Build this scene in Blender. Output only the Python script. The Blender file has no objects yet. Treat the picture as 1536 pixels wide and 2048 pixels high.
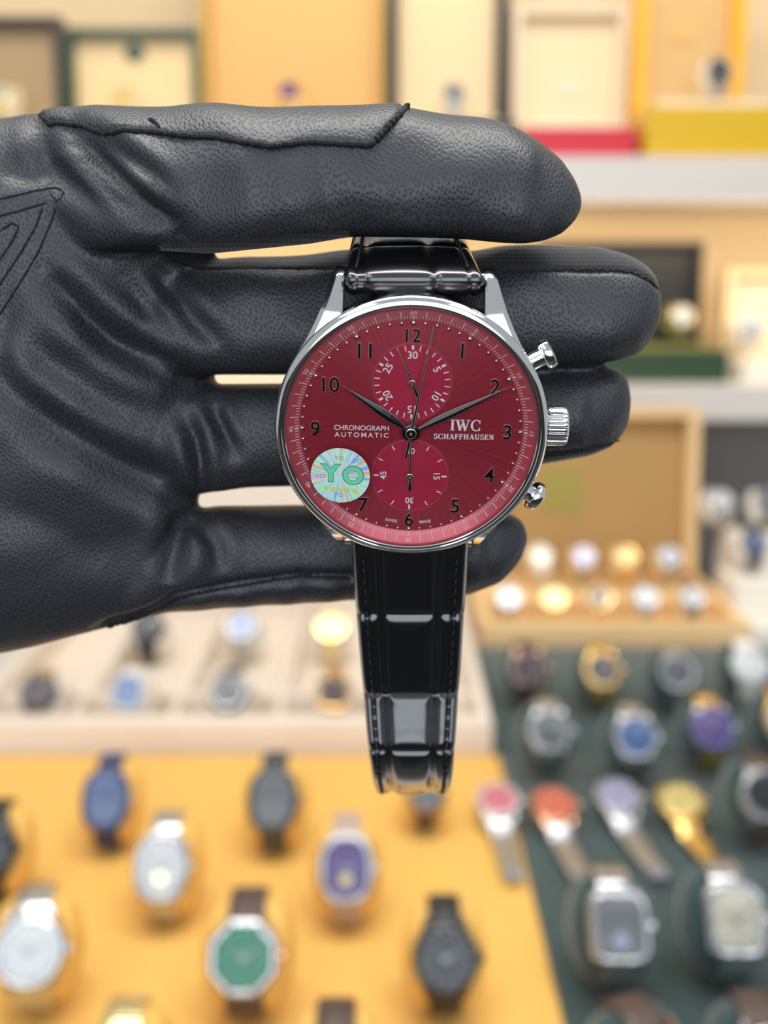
import bpy, math, random
import numpy as np
from mathutils import Vector, Matrix
from mathutils.bvhtree import BVHTree

random.seed(7)
S = bpy.context.scene
COL = S.collection
PI = math.pi
mm = 0.001

# ---------------------------------------------------------------- camera
F = 2048.0                         # focal length in pixels of the 1536 x 2048 frame
PITCH = math.radians(12.8)
CAM = Vector((0, 0, 1.30))
FWD = Vector((0, math.cos(PITCH), -math.sin(PITCH)))
UP = Vector((0, math.sin(PITCH), math.cos(PITCH)))
RT = Vector((1, 0, 0))
cd = bpy.data.cameras.new('camera')
cd.sensor_fit = 'VERTICAL'; cd.sensor_height = 36; cd.lens = 36
cd.clip_start = 0.005; cd.clip_end = 50
cd.dof.use_dof = True
cd.dof.focus_distance = 0.1555
cd.dof.aperture_fstop = 11.0
cam = bpy.data.objects.new('camera', cd)
cam.location = CAM
cam.rotation_euler = (PI / 2 - PITCH, 0, 0)
COL.objects.link(cam)
S.camera = cam

# ---------------------------------------------------------------- world, lights, exposure
S.view_settings.view_transform = 'Standard'
S.view_settings.look = 'None'
S.view_settings.gamma = 1
S.view_settings.use_curve_mapping = False
S.view_settings.exposure = 0.0
w = bpy.data.worlds.new('shop_ambient'); S.world = w
w.use_nodes = True
w.node_tree.nodes['Background'].inputs[0].default_value = (0.88, 0.94, 1.0, 1)
w.node_tree.nodes['Background'].inputs[1].default_value = 0.50

def area(name, loc, target, sx, sy, power, col):
    l = bpy.data.lights.new(name, 'AREA'); l.shape = 'RECTANGLE'
    l.size = sx; l.size_y = sy; l.energy = power; l.color = col
    o = bpy.data.objects.new(name, l); o.location = loc
    d = (Vector(target) - Vector(loc))
    o.rotation_euler = d.to_track_quat('-Z', 'Y').to_euler()
    COL.objects.link(o); return o

area('ceiling_panel_light', (0.05, 0.47, 2.65), (0.05, 0.47, 0), 1.5, 0.34, 27, (1.0, 0.96, 0.90))
area('front_fill_light', (-0.2, -2.2, 1.75), (-0.2, 1.0, 1.35), 2.6, 1.5, 37, (0.84, 0.92, 1.0))  # cool fill added behind the camera to brighten dial, glove and strap
area('ceiling_panel_light', (-0.9, -0.5, 2.65), (-0.9, -0.5, 0), 0.6, 1.2, 9, (0.86, 0.93, 1.0))
area('ceiling_panel_light', (0.9, -0.5, 2.65), (0.9, -0.5, 0), 0.6, 1.2, 9, (0.86, 0.93, 1.0))
# warm LED strips of the shelf unit
area('shelf_strip_light', (0.1, 1.60, 1.99), (0.1, 1.75, 1.45), 2.0, 0.03, 2.9, (1.0, 0.80, 0.52))
area('shelf_strip_light', (0.1, 1.58, 1.405), (0.1, 1.9, 1.15), 2.0, 0.03, 4.2, (1.0, 0.80, 0.52))

# ---------------------------------------------------------------- helpers
def P(px, py, D):
    return CAM + FWD * D + RT * ((px - 768) / F * D) + UP * ((1024 - py) / F * D)

def ray(px, py):
    return (FWD + RT * ((px - 768) / F) + UP * ((1024 - py) / F))

def G(px, py, z):                  # the point of a horizontal plane seen at a pixel
    d = ray(px, py); t = (z - CAM.z) / d.z
    return CAM + d * t

def V(px, py, Y):                  # the point of a vertical plane y = Y seen at a pixel
    d = ray(px, py); t = (Y - CAM.y) / d.y
    return CAM + d * t

def proj(co):                      # world points (n,3) -> pixels
    q = co - np.array(CAM)
    z = q @ np.array(FWD)
    return 768 + F * (q @ np.array(RT)) / z, 1024 - F * (q @ np.array(UP)) / z

class MB:
    def __init__(s): s.v = []; s.f = []
    def add(s, vs, fs):
        o = len(s.v); s.v += [tuple(x) for x in vs]; s.f += [tuple(i + o for i in f) for f in fs]; return s
    def box(s, x0, x1, y0, y1, z0, z1):
        return s.add([(x0,y0,z0),(x1,y0,z0),(x1,y1,z0),(x0,y1,z0),(x0,y0,z1),(x1,y0,z1),(x1,y1,z1),(x0,y1,z1)],
              [(0,3,2,1),(4,5,6,7),(0,1,5,4),(1,2,6,5),(2,3,7,6),(3,0,4,7)])
    def loft(s, rings, cap=True, closed=True):
        n = len(rings[0]); o = len(s.v)
        for r in rings: s.v += [tuple(p) for p in r]
        m = n if closed else n - 1
        for i in range(len(rings) - 1):
            for j in range(m):
                a = o + i*n + j; b = o + i*n + (j+1) % n
                s.f.append((a, b, b + n, a + n))
        if cap:
            s.f.append(tuple(o + j for j in range(n))[::-1])
            e = o + (len(rings)-1)*n
            s.f.append(tuple(e + j for j in range(n)))
        return s
    def lathe(s, prof, n=96, cap=True, ang=0.0):     # prof: (r, z) list from bottom to top
        rings = [[(r*math.cos(2*PI*k/n+ang), r*math.sin(2*PI*k/n+ang), z) for k in range(n)] for r, z in prof]
        return s.loft(rings, cap=cap)
    def tube(s, pts, rad, n=8):
        pts = [Vector(p) for p in pts]; rings = []
        for i, p in enumerate(pts):
            t = (pts[min(i+1, len(pts)-1)] - pts[max(i-1, 0)]).normalized()
            a = t.cross(Vector((0.31, 0.52, 0.79))).normalized(); b = t.cross(a)
            r = rad[i] if hasattr(rad, '__len__') else rad
            rings.append([p + (a*math.cos(2*PI*k/n) + b*math.sin(2*PI*k/n))*r for k in range(n)])
        return s.loft(rings)
    def xf(s, M):
        s.v = [tuple(M @ Vector(p)) for p in s.v]; return s
    def mesh(s, name, mat=None, smooth=True, sc=1.0, angle=35):
        m = bpy.data.meshes.new(name)
        m.from_pydata([(x*sc, y*sc, z*sc) for x, y, z in s.v], [], s.f)
        if smooth:
            m.polygons.foreach_set('use_smooth', [True]*len(m.polygons))
            try: m.set_sharp_from_angle(angle=math.radians(angle))
            except Exception: pass
        if mat: m.materials.append(mat)
        m.update(); return m
    def build(s, name, mat, parent=None, smooth=True, sc=1.0, angle=35):
        return link(name, s.mesh(name, mat, smooth, sc, angle), parent)

def link(name, me, parent=None):
    o = bpy.data.objects.new(name, me); COL.objects.link(o)
    if parent: o.parent = parent
    return o

def empty(name, M=None):
    o = bpy.data.objects.new(name, None); o.empty_display_size = 0.01; COL.objects.link(o)
    if M is not None: o.matrix_world = M
    return o

def tag(o, label, cat, group=None):
    o['label'] = label; o['category'] = cat
    if group: o['group'] = group
    return o

def struct(o, label=None):
    o['kind'] = 'structure'
    if label: o['label'] = label
    return o

# ---------------------------------------------------------------- materials
def mat(name, col, rough=0.5, metal=0.0, coat=0.0, spec=None, sheen=0.0, noise=None, bump=None):
    m = bpy.data.materials.new(name); m.use_nodes = True
    nt = m.node_tree; b = nt.nodes['Principled BSDF']
    b.inputs['Base Color'].default_value = (*col, 1); b.inputs['Roughness'].default_value = rough
    b.inputs['Metallic'].default_value = metal; b.inputs['Coat Weight'].default_value = coat
    b.inputs['Coat Roughness'].default_value = 0.05
    if spec is not None: b.inputs['Specular IOR Level'].default_value = spec
    if sheen: b.inputs['Sheen Weight'].default_value = sheen
    tc = nt.nodes.new('ShaderNodeTexCoord')
    if noise:                       # (scale, amount): gentle colour variation
        n = nt.nodes.new('ShaderNodeTexNoise'); n.inputs['Scale'].default_value = noise[0]; n.inputs['Detail'].default_value = 4
        nt.links.new(tc.outputs['Object'], n.inputs['Vector'])
        mx = nt.nodes.new('ShaderNodeMix'); mx.data_type = 'RGBA'
        mx.inputs[6].default_value = (*[c*(1-noise[1]) for c in col], 1)
        mx.inputs[7].default_value = (*[min(1, c*(1+noise[1])) for c in col], 1)
        nt.links.new(n.outputs['Fac'], mx.inputs[0]); nt.links.new(mx.outputs[2], b.inputs['Base Color'])
    if bump:                        # (scale, strength, distance)
        n = nt.nodes.new('ShaderNodeTexNoise'); n.inputs['Scale'].default_value = bump[0]; n.inputs['Detail'].default_value = 6
        nt.links.new(tc.outputs['Object'], n.inputs['Vector'])
        bp = nt.nodes.new('ShaderNodeBump'); bp.inputs['Strength'].default_value = bump[1]; bp.inputs['Distance'].default_value = bump[2]
        nt.links.new(n.outputs['Fac'], bp.inputs['Height']); nt.links.new(bp.outputs['Normal'], b.inputs['Normal'])
    return m

def glass_mat(name, tint=(1, 1, 1), ior=1.45):
    m = bpy.data.materials.new(name); m.use_nodes = True
    nt = m.node_tree; nt.nodes.clear()
    out = nt.nodes.new('ShaderNodeOutputMaterial'); mx = nt.nodes.new('ShaderNodeMixShader')
    fr = nt.nodes.new('ShaderNodeFresnel'); fr.inputs['IOR'].default_value = ior
    tr = nt.nodes.new('ShaderNodeBsdfTransparent'); tr.inputs[0].default_value = (*tint, 1)
    gl = nt.nodes.new('ShaderNodeBsdfGlossy'); gl.inputs['Roughness'].default_value = 0.02
    nt.links.new(fr.outputs[0], mx.inputs[0]); nt.links.new(tr.outputs[0], mx.inputs[1])
    nt.links.new(gl.outputs[0], mx.inputs[2]); nt.links.new(mx.outputs[0], out.inputs[0])
    return m

def leather_mat():
    m = bpy.data.materials.new('perforated_glove_leather'); m.use_nodes = True
    nt = m.node_tree; b = nt.nodes['Principled BSDF']; N = nt.nodes.new; L = nt.links.new
    tc = N('ShaderNodeTexCoord')
    wn = N('ShaderNodeTexNoise'); wn.inputs['Scale'].default_value = 160; wn.inputs['Detail'].default_value = 2
    L(tc.outputs['Object'], wn.inputs['Vector'])
    ad = N('ShaderNodeMix'); ad.data_type = 'RGBA'; ad.blend_type = 'LINEAR_LIGHT'; ad.inputs[0].default_value = 0.0009
    L(tc.outputs['Object'], ad.inputs[6]); L(wn.outputs['Color'], ad.inputs[7])
    sx = N('ShaderNodeSeparateXYZ'); L(ad.outputs[2], sx.inputs[0])
    ds = []
    for ax in ('Z', 'Y'):          # pores laid out over the faces seen from the front and over those seen from above
        cb_ = N('ShaderNodeCombineXYZ'); L(sx.outputs['X'], cb_.inputs[0]); L(sx.outputs[ax], cb_.inputs[1])
        mp = N('ShaderNodeMapping'); mp.inputs['Rotation'].default_value = (0, 0, 0.5); mp.inputs['Scale'].default_value = (1.2, 0.85, 1)
        L(cb_.outputs[0], mp.inputs['Vector'])
        vo = N('ShaderNodeTexVoronoi'); vo.voronoi_dimensions = '2D'; vo.inputs['Scale'].default_value = 1420; vo.inputs['Randomness'].default_value = 0.66
        L(mp.outputs[0], vo.inputs['Vector']); ds.append(vo)
    ge = N('ShaderNodeNewGeometry'); sn = N('ShaderNodeSeparateXYZ'); L(ge.outputs['True Normal'], sn.inputs[0])
    ab = N('ShaderNodeMath'); ab.operation = 'ABSOLUTE'; L(sn.outputs['Z'], ab.inputs[0])
    gt = N('ShaderNodeMath'); gt.operation = 'GREATER_THAN'; gt.inputs[1].default_value = 0.72; L(ab.outputs[0], gt.inputs[0])
    mv = N('ShaderNodeMix'); mv.data_type = 'FLOAT'; L(gt.outputs[0], mv.inputs[0]); L(ds[0].outputs['Distance'], mv.inputs[2]); L(ds[1].outputs['Distance'], mv.inputs[3])
    cr = N('ShaderNodeValToRGB'); cr.color_ramp.elements[0].position = 0.08; cr.color_ramp.elements[1].position = 0.40
    L(mv.outputs[0], cr.inputs[0])
    fn = N('ShaderNodeTexNoise'); fn.inputs['Scale'].default_value = 3500; fn.inputs['Detail'].default_value = 3
    L(tc.outputs['Object'], fn.inputs['Vector'])
    ma = N('ShaderNodeMath'); ma.operation = 'MULTIPLY_ADD'; ma.inputs[1].default_value = 0.25
    L(fn.outputs['Fac'], ma.inputs[0]); L(cr.outputs[0], ma.inputs[2])
    bp = N('ShaderNodeBump'); bp.inputs['Strength'].default_value = 0.55; bp.inputs['Distance'].default_value = 0.00010
    L(ma.outputs[0], bp.inputs['Height']); L(bp.outputs[0], b.inputs['Normal'])
    mx = N('ShaderNodeMix'); mx.data_type = 'RGBA'
    mx.inputs[6].default_value = (0.009, 0.009, 0.010, 1); mx.inputs[7].default_value = (0.033, 0.035, 0.041, 1)
    L(cr.outputs[0], mx.inputs[0]); L(mx.outputs[2], b.inputs['Base Color'])
    b.inputs['Roughness'].default_value = 0.45
    b.inputs['Specular IOR Level'].default_value = 0.55
    return m

def knit_mat():
    m = bpy.data.materials.new('black_knit_side_panel'); m.use_nodes = True
    nt = m.node_tree; b = nt.nodes['Principled BSDF']; N = nt.nodes.new; L = nt.links.new
    tc = N('ShaderNodeTexCoord'); wv = N('ShaderNodeTexWave'); wv.inputs['Scale'].default_value = 420; wv.inputs['Distortion'].default_value = 1.5
    wv2 = N('ShaderNodeTexWave'); wv2.bands_direction = 'Z'; wv2.inputs['Scale'].default_value = 500; wv2.inputs['Distortion'].default_value = 1.5
    L(tc.outputs['Object'], wv.inputs['Vector']); L(tc.outputs['Object'], wv2.inputs['Vector'])
    mu = N('ShaderNodeMath'); mu.operation = 'MULTIPLY'; L(wv.outputs['Fac'], mu.inputs[0]); L(wv2.outputs['Fac'], mu.inputs[1])
    bp = N('ShaderNodeBump'); bp.inputs['Strength'].default_value = 0.6; bp.inputs['Distance'].default_value = 0.00015
    L(mu.outputs[0], bp.inputs['Height']); L(bp.outputs[0], b.inputs['Normal'])
    b.inputs['Base Color'].default_value = (0.014, 0.013, 0.016, 1); b.inputs['Roughness'].default_value = 0.8
    b.inputs['Sheen Weight'].default_value = 0.25; b.inputs['Sheen Roughness'].default_value = 0.4
    return m

def sunray_mat(name, col, rough, metal, rings=None):
    m = bpy.data.materials.new(name); m.use_nodes = True
    nt = m.node_tree; b = nt.nodes['Principled BSDF']; N = nt.nodes.new; L = nt.links.new
    tc = N('ShaderNodeTexCoord')
    if rings:
        wv = N('ShaderNodeTexWave'); wv.wave_type = 'RINGS'; wv.rings_direction = 'Z'; wv.inputs['Scale'].default_value = rings
        L(tc.outputs['Object'], wv.inputs['Vector'])
        bp = N('ShaderNodeBump'); bp.inputs['Strength'].default_value = 0.25; bp.inputs['Distance'].default_value = 0.00002
        L(wv.outputs['Fac'], bp.inputs['Height']); L(bp.outputs[0], b.inputs['Normal'])
    else:
        gr = N('ShaderNodeTexGradient'); gr.gradient_type = 'RADIAL'; L(tc.outputs['Object'], gr.inputs['Vector'])
        no = N('ShaderNodeTexNoise'); no.noise_dimensions = '1D'; no.inputs['Scale'].default_value = 160; no.inputs['Detail'].default_value = 4
        L(gr.outputs['Fac'], no.inputs['W'])
        mx = N('ShaderNodeMix'); mx.data_type = 'RGBA'
        mx.inputs[6].default_value = (*[c*0.80 for c in col], 1); mx.inputs[7].default_value = (*[c*1.2 for c in col], 1)
        L(no.outputs['Fac'], mx.inputs[0]); L(mx.outputs[2], b.inputs['Base Color'])
        tg = N('ShaderNodeTangent'); tg.direction_type = 'RADIAL'; tg.axis = 'Z'
        L(tg.outputs[0], b.inputs['Tangent'])
        b.inputs['Anisotropic'].default_value = 0.7
        b.inputs['Anisotropic Rotation'].default_value = 0.25
    if rings: b.inputs['Base Color'].default_value = (*col, 1)
    b.inputs['Roughness'].default_value = rough; b.inputs['Metallic'].default_value = metal
    return m

def hologram_mat():
    m = bpy.data.materials.new('hologram_foil'); m.use_nodes = True
    nt = m.node_tree; b = nt.nodes['Principled BSDF']; N = nt.nodes.new; L = nt.links.new
    tc = N('ShaderNodeTexCoord'); gr = N('ShaderNodeTexGradient'); gr.gradient_type = 'RADIAL'
    L(tc.outputs['Object'], gr.inputs['Vector'])
    n1 = N('ShaderNodeTexNoise'); n1.noise_dimensions = '1D'; n1.inputs['Scale'].default_value = 26; n1.inputs['Detail'].default_value = 2
    L(gr.outputs['Fac'], n1.inputs['W'])
    n2 = N('ShaderNodeTexNoise'); n2.inputs['Scale'].default_value = 700; n2.inputs['Detail'].default_value = 3
    L(tc.outputs['Object'], n2.inputs['Vector'])
    ma = N('ShaderNodeMath'); ma.operation = 'MULTIPLY_ADD'; ma.inputs[1].default_value = 0.40
    st_ = N('ShaderNodeMath'); st_.operation = 'MULTIPLY_ADD'; st_.inputs[1].default_value = 2.0; st_.inputs[2].default_value = -0.58; L(n1.outputs['Fac'], st_.inputs[0])
    L(n2.outputs['Fac'], ma.inputs[0]); L(st_.outputs[0], ma.inputs[2])
    cr = N('ShaderNodeValToRGB'); el = cr.color_ramp.elements
    stops = [(0.24,(0.42,0.45,0.95)),(0.40,(0.40,0.78,1.0)),(0.50,(0.55,0.98,0.95)),(0.58,(0.35,0.95,0.60)),
             (0.66,(0.98,0.98,0.50)),(0.73,(0.60,0.95,0.98)),(0.82,(0.68,0.62,1.0)),(0.93,(1.0,0.55,0.28))]
    el[0].position = stops[0][0]; el[0].color = (*stops[0][1], 1)
    el[1].position = stops[-1][0]; el[1].color = (*stops[-1][1], 1)
    for p, c in stops[1:-1]:
        e = el.new(p); e.color = (*c, 1)
    L(ma.outputs[0], cr.inputs[0]); L(cr.outputs[0], b.inputs['Base Color'])
    b.inputs['Roughness'].default_value = 0.35; b.inputs['Metallic'].default_value = 0.05
    b.inputs['Coat Weight'].default_value = 0.4
    return m

STEEL = mat('polished_steel', (0.80, 0.80, 0.79), 0.09, 1.0)
STEEL_B = mat('brushed_steel', (0.62, 0.62, 0.61), 0.26, 1.0)
LEATHER = leather_mat(); KNIT = knit_mat()
SEAM = mat('black_raw_seam', (0.006, 0.006, 0.008), 0.8, noise=(900, 0.4), bump=(1500, 0.7, 0.0003))
DIAL = sunray_mat('burgundy_sunray_dial', (0.37, 0.034, 0.053), 0.34, 0.3)
SUBD = sunray_mat('burgundy_ringed_subdial', (0.50, 0.026, 0.070), 0.36, 0.2, rings=2600)
FLANGE = mat('rosy_flange_ring', (0.60, 0.11, 0.13), 0.28, 0.3)
PRINT = mat('white_print', (0.85, 0.83, 0.83), 0.5)
PRINT_P = mat('pale_pink_print', (0.86, 0.70, 0.71), 0.5)
BLACKH = mat('black_polished_hand', (0.006, 0.006, 0.008), 0.14, 0.0, 0.1)
GOLDE = mat('rose_gold_edge', (0.86, 0.72, 0.62), 0.34, 0.75)
DOTM = mat('polished_bead', (0.62, 0.60, 0.62), 0.08, 1.0)
CRYSTAL = glass_mat('antireflective_crystal', (0.985, 0.985, 0.99), 1.25)
GATOR = mat('black_alligator_leather', (0.004, 0.0045, 0.006), 0.26, 0.0, 1.0, 0.7, bump=(2600, 0.12, 0.00006))
GATOR.node_tree.nodes['Principled BSDF'].inputs['Coat Roughness'].default_value = 0.16
THREAD = mat('black_thread', (0.008, 0.008, 0.010), 0.55)
HOLO = hologram_mat()
HGREEN = mat('hologram_green_letters', (0.20, 0.88, 0.50), 0.35, 0.2, 0.4)
HYEL = mat('hologram_yellow_stars', (0.85, 0.90, 0.12), 0.35, 0.2, 0.4)

# background colours
MUSTARD = mat('mustard_leatherette', (0.80, 0.46, 0.105), 0.62, noise=(9, 0.06), bump=(500, 0.08, 0.0003))
BEIGE = mat('beige_suede', (0.74, 0.64, 0.53), 0.8, noise=(20, 0.05))
CREAM = mat('cream_suede', (0.78, 0.67, 0.50), 0.8, noise=(20, 0.05))
CREAMW = mat('ivory_cushion', (0.80, 0.74, 0.64), 0.8)
DGREEN = mat('dark_green_velvet', (0.022, 0.052, 0.050), 0.85, sheen=0.4, noise=(30, 0.15))
TAN = mat('tan_leatherette', (0.82, 0.55, 0.26), 0.6, noise=(12, 0.05))
TAND = mat('brown_lining', (0.45, 0.26, 0.085), 0.7, noise=(12, 0.06))
GOLDBOX = mat('golden_tan_lining', (0.72, 0.42, 0.14), 0.55)
OCHRE = mat('ochre_box_frame', (0.52, 0.31, 0.05), 0.45)
GREENBOX = mat('dark_green_box', (0.020, 0.055, 0.022), 0.4, coat=0.3)
OLIVE = mat('olive_green_velvet', (0.16, 0.16, 0.035), 0.7)
BROWNBOX = mat('dark_brown_box', (0.035, 0.025, 0.018), 0.35, coat=0.3)
BLACKBOX = mat('black_lacquer', (0.006, 0.007, 0.007), 0.55)
YELBOX = mat('bright_yellow_card', (0.70, 0.42, 0.004), 0.4)
YELORANGE = mat('amber_yellow_card', (0.85, 0.42, 0.012), 0.4)
REDBOX = mat('red_card', (0.58, 0.018, 0.035), 0.4)
SHELF = mat('pale_grey_laminate', (0.66, 0.615, 0.57), 0.35, noise=(6, 0.03))
WALLM = mat('warm_cream_panel', (0.78, 0.60, 0.36), 0.6, noise=(3, 0.03))
GREYM = mat('grey_cabinet_panel', (0.20, 0.195, 0.19), 0.6, noise=(4, 0.05))
COUNTER = mat('counter_laminate', (0.50, 0.47, 0.43), 0.4)
FLOORM = mat('shop_floor_tile', (0.07, 0.062, 0.06), 0.25, noise=(2, 0.08))
SILV = mat('watch_steel', (0.50, 0.50, 0.51), 0.27, 1.0)
SILVD = mat('dark_watch_steel', (0.17, 0.165, 0.165), 0.22, 1.0)
GOLD = mat('watch_gold', (0.88, 0.60, 0.22), 0.2, 1.0)
GOLDP = mat('pale_watch_gold', (0.85, 0.72, 0.38), 0.2, 1.0)
ROSE = mat('rose_gold', (0.72, 0.40, 0.25), 0.2, 1.0)
BLUEC = mat('blue_carbon_case', (0.025, 0.045, 0.13), 0.3, 0.2, 0.4)
GREYC = mat('dark_grey_case', (0.05, 0.053, 0.058), 0.3, 0.3, 0.3)
BLKC = mat('black_case', (0.014, 0.015, 0.017), 0.28, 0.3, 0.4)
BROWNS = mat('brown_strap', (0.075, 0.045, 0.035), 0.5)
TAUPES = mat('taupe_strap', (0.42, 0.31, 0.24), 0.5)
BLKS = mat('black_strap', (0.013, 0.012, 0.014), 0.45)
BLUES = mat('navy_strap', (0.022, 0.030, 0.085), 0.5)
ORANGES = mat('orange_strap', (0.62, 0.24, 0.05), 0.5)
def dialm(n, c): return mat(n, c, 0.3, 0.25)
D_WHITE = dialm('white_dial', (0.62, 0.62, 0.60)); D_CREAM = dialm('cream_dial', (0.62, 0.57, 0.45))
D_BLACK = dialm('black_dial', (0.014, 0.015, 0.018)); D_BLUE = dialm('blue_dial', (0.035, 0.10, 0.26))
D_STEELBLUE = dialm('slate_blue_dial', (0.13, 0.18, 0.32))
D_PURPLE = dialm('purple_dial', (0.085, 0.045, 0.19)); D_GREEN = dialm('green_dial', (0.008, 0.17, 0.085))
D_PINK = dialm('pink_dial', (0.72, 0.25, 0.28)); D_ORANGE = dialm('coral_dial', (0.72, 0.20, 0.11))
D_GREY = dialm('grey_dial', (0.16, 0.17, 0.17)); D_BROWN = dialm('brown_dial', (0.06, 0.035, 0.035))
D_YEL = dialm('champagne_dial', (0.72, 0.60, 0.24)); D_LILAC = dialm('lilac_dial', (0.42, 0.40, 0.55))
D_SILVER = dialm('silver_dial', (0.55, 0.58, 0.62))
BG_GLASS = glass_mat('watch_crystal', (1, 1, 1), 1.33)
BG_DARK = mat('dark_marks', (0.02, 0.02, 0.02), 0.4)

# ================================================================ the setting
fl = MB().box(-3, 3, -2.5, 2.2, -0.05, -0.0005).build('floor', FLOORM, smooth=False); struct(fl, 'grey shop floor')
wb = MB().box(-2.0, 2.0, 1.97, 2.05, 0, 2.75).build('wall_back', WALLM, smooth=False); struct(wb, 'warm cream back panel behind the shelves')
wf = MB().box(-2.4, 2.4, -1.35, -1.25, 0, 1.02).build('reflection_wall', mat('dark_reflection_wall', (0.05, 0.048, 0.05), 0.7, noise=(3, 0.1)), smooth=False); struct(wf, 'added dark low wall behind the viewer, unseen, darkening reflections')  # unseen wall added to give dial, strap and numerals something dark to reflect
Z_COUNTER = 0.835
cb = empty('display_counter', Matrix.Translation((0, 0, 0)))
MB().box(-1.45, 1.45, 0.36, 1.49, 0.0, Z_COUNTER - 0.03).build('body', COUNTER, cb, smooth=False)
MB().box(-1.5, 1.5, 0.33, 1.52, Z_COUNTER - 0.03, Z_COUNTER).build('counter_top', SHELF, cb, smooth=False)
tag(cb, 'grey laminate shop counter carrying all the watch trays', 'counter')

# shelf unit: a low cabinet, a lower board and an upper board fixed to the back wall
lc = MB().box(-1.5, 1.5, 1.70, 1.969, 0.0, 1.07).build('cabinet_panel', GREYM, smooth=False)
tag(lc, 'dark grey cabinet front under the lower shelf', 'cabinet')
Z_LOW = V(1460, 772, 1.55).z
Z_UPP = V(1460, 312, 1.58).z
s1 = MB().box(-1.5, 1.5, 1.55, 1.969, Z_LOW - 0.052, Z_LOW).build('display_shelf', SHELF, smooth=False)
tag(s1, 'lower pale grey shelf board carrying the black lidded box', 'shelf')
s2 = MB().box(-1.5, 1.5, 1.58, 1.969, Z_UPP - 0.062, Z_UPP).build('display_shelf', SHELF, smooth=False)
tag(s2, 'upper pale grey shelf board carrying the row of open boxes', 'shelf')

# ================================================================ the watch held in the hand
def text_geo(body, size, extrude=0.0, offset=0.0, spacing=1.0, bevel=0.0, bold=0.0):
    c = bpy.data.curves.new('lettering', 'FONT'); c.body = body; c.size = 1.0
    c.align_x = 'CENTER'; c.align_y = 'CENTER'; c.resolution_u = 5
    c.space_character = spacing; c.extrude = 0; c.offset = offset + bold
    o = bpy.data.objects.new('lettering', c); COL.objects.link(o)
    dg = bpy.context.evaluated_depsgraph_get(); dg.update()
    me = bpy.data.meshes.new_from_object(o.evaluated_get(dg))
    v = np.array([p.co[:] for p in me.vertices]); f = [tuple(p.vertices) for p in me.polygons]
    bpy.data.objects.remove(o); bpy.data.curves.remove(c)
    ed = {}
    for q in f:
        for a, b in zip(q, q[1:] + q[:1]): ed[(a, b)] = 1
    border = [(a, b) for (a, b) in ed if (b, a) not in ed]
    bpy.data.meshes.remove(me)
    lo, hi = v[:, :2].min(0), v[:, :2].max(0)
    v[:, :2] -= (lo + hi) / 2
    k = size / (hi[1] - lo[1])            # size = the real height of the letters
    v *= k
    if extrude:
        n = len(v); t = v.copy(); t[:, 2] = extrude; v = np.vstack([v, t])
        f = [tuple(i + n for i in q) for q in f] + [(a, b, b + n, a + n) for a, b in border]
    return v, f, (hi - lo) * k

def text_obj(name, body, h, x, y, z, rot, m, parent, width=None, **kw):
    v, f, ext = text_geo(body, h, **kw)
    if width: v[:, 0] *= width / ext[0]
    mb = MB(); mb.add(v, f)
    mb.xf(Matrix.Translation((x, y, z)) @ Matrix.Rotation(rot, 4, 'Z'))
    return mb.build(name, m, parent, smooth=False, sc=mm)

WD = 0.154
WP = P(822, 860, WD)
vd = (CAM - WP).normalized()
xd = (RT - vd * RT.dot(vd)).normalized()
yd = vd.cross(xd).normalized()
t20 = math.radians(20)
yw = yd * math.cos(t20) + vd * math.sin(t20)
nw = vd * math.cos(t20) - yd * math.sin(t20)
MW = Matrix((( xd.x, yw.x, nw.x, WP.x), (xd.y, yw.y, nw.y, WP.y), (xd.z, yw.z, nw.z, WP.z), (0, 0, 0, 1))) @ Matrix.Rotation(math.radians(-1.2), 4, 'Z')
W = empty('wristwatch', MW)
tag(W, 'steel chronograph wristwatch with burgundy dial and black alligator strap held in the gloved hand', 'watch')

# case, bezel, flange, crystal
MB().lathe([(14, -7.6), (17.0, -7.4), (18.4, -6.4), (19.2, -5.6), (19.9, -5.0), (20.1, -4.2), (20.1, -0.9), (19.9, -0.55), (19.6, -0.4), (19.0, -0.4), (18.0, -0.5), (12, -0.6)], 160).build('case', STEEL, W, sc=mm, angle=25)
MB().lathe([(19.2, -0.38), (19.9, -0.3), (20.25, 0.1), (20.45, 0.6), (20.42, 0.85), (20.25, 1.15), (19.95, 1.42), (19.6, 1.58), (19.38, 1.62), (19.28, 1.52), (19.1, 1.52), (18.95, 1.54), (18.82, 1.45), (18.8, 1.2), (18.8, -0.3)], 192, cap=False).build('bezel', STEEL, W, sc=mm, angle=25)
FL = MB().lathe([(16.75, -0.05), (16.75, 0.0), (18.8, 1.25)], 192, cap=False).build('flange_ring', FLANGE, W, sc=mm)
prof = [(18.79, 1.35)] + [(18.79*math.cos(a), 1.45 + 1.0*math.sin(a)) for a in np.linspace(0.25, PI/2 - 0.01, 14)]
MB().lathe(prof, 128, cap=False).build('crystal', CRYSTAL, W, sc=mm)

def flz(r): return 1.25 * (r - 16.75) / (18.8 - 16.75)
def flange_quad(mb, ang, r0, r1, wd):
    d = Vector((math.sin(ang), math.cos(ang), 0)); t = Vector((math.cos(ang), -math.sin(ang), 0))
    zz = 0.035
    p = [d*r0 - t*wd/2, d*r0 + t*wd/2, d*r1 + t*wd/2, d*r1 - t*wd/2]
    q = [(a.x, a.y, flz(r) + zz) for a, r in zip(p, (r0, r0, r1, r1))]
    mb.add(q, [(0, 1, 2, 3)][:1])
tk = MB()
for i in range(240):
    a = 2*PI*i/240
    if i % 20 == 0:
        for k in (-1, 0, 1): flange_quad(tk, a + k*0.006, 16.95, 17.45, 0.09)
    elif i % 4 == 0: flange_quad(tk, a, 16.95, 18.2, 0.12)
    else: flange_quad(tk, a, 16.95, 17.45, 0.10)
tk.f = [f[::-1] for f in tk.f]
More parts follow.
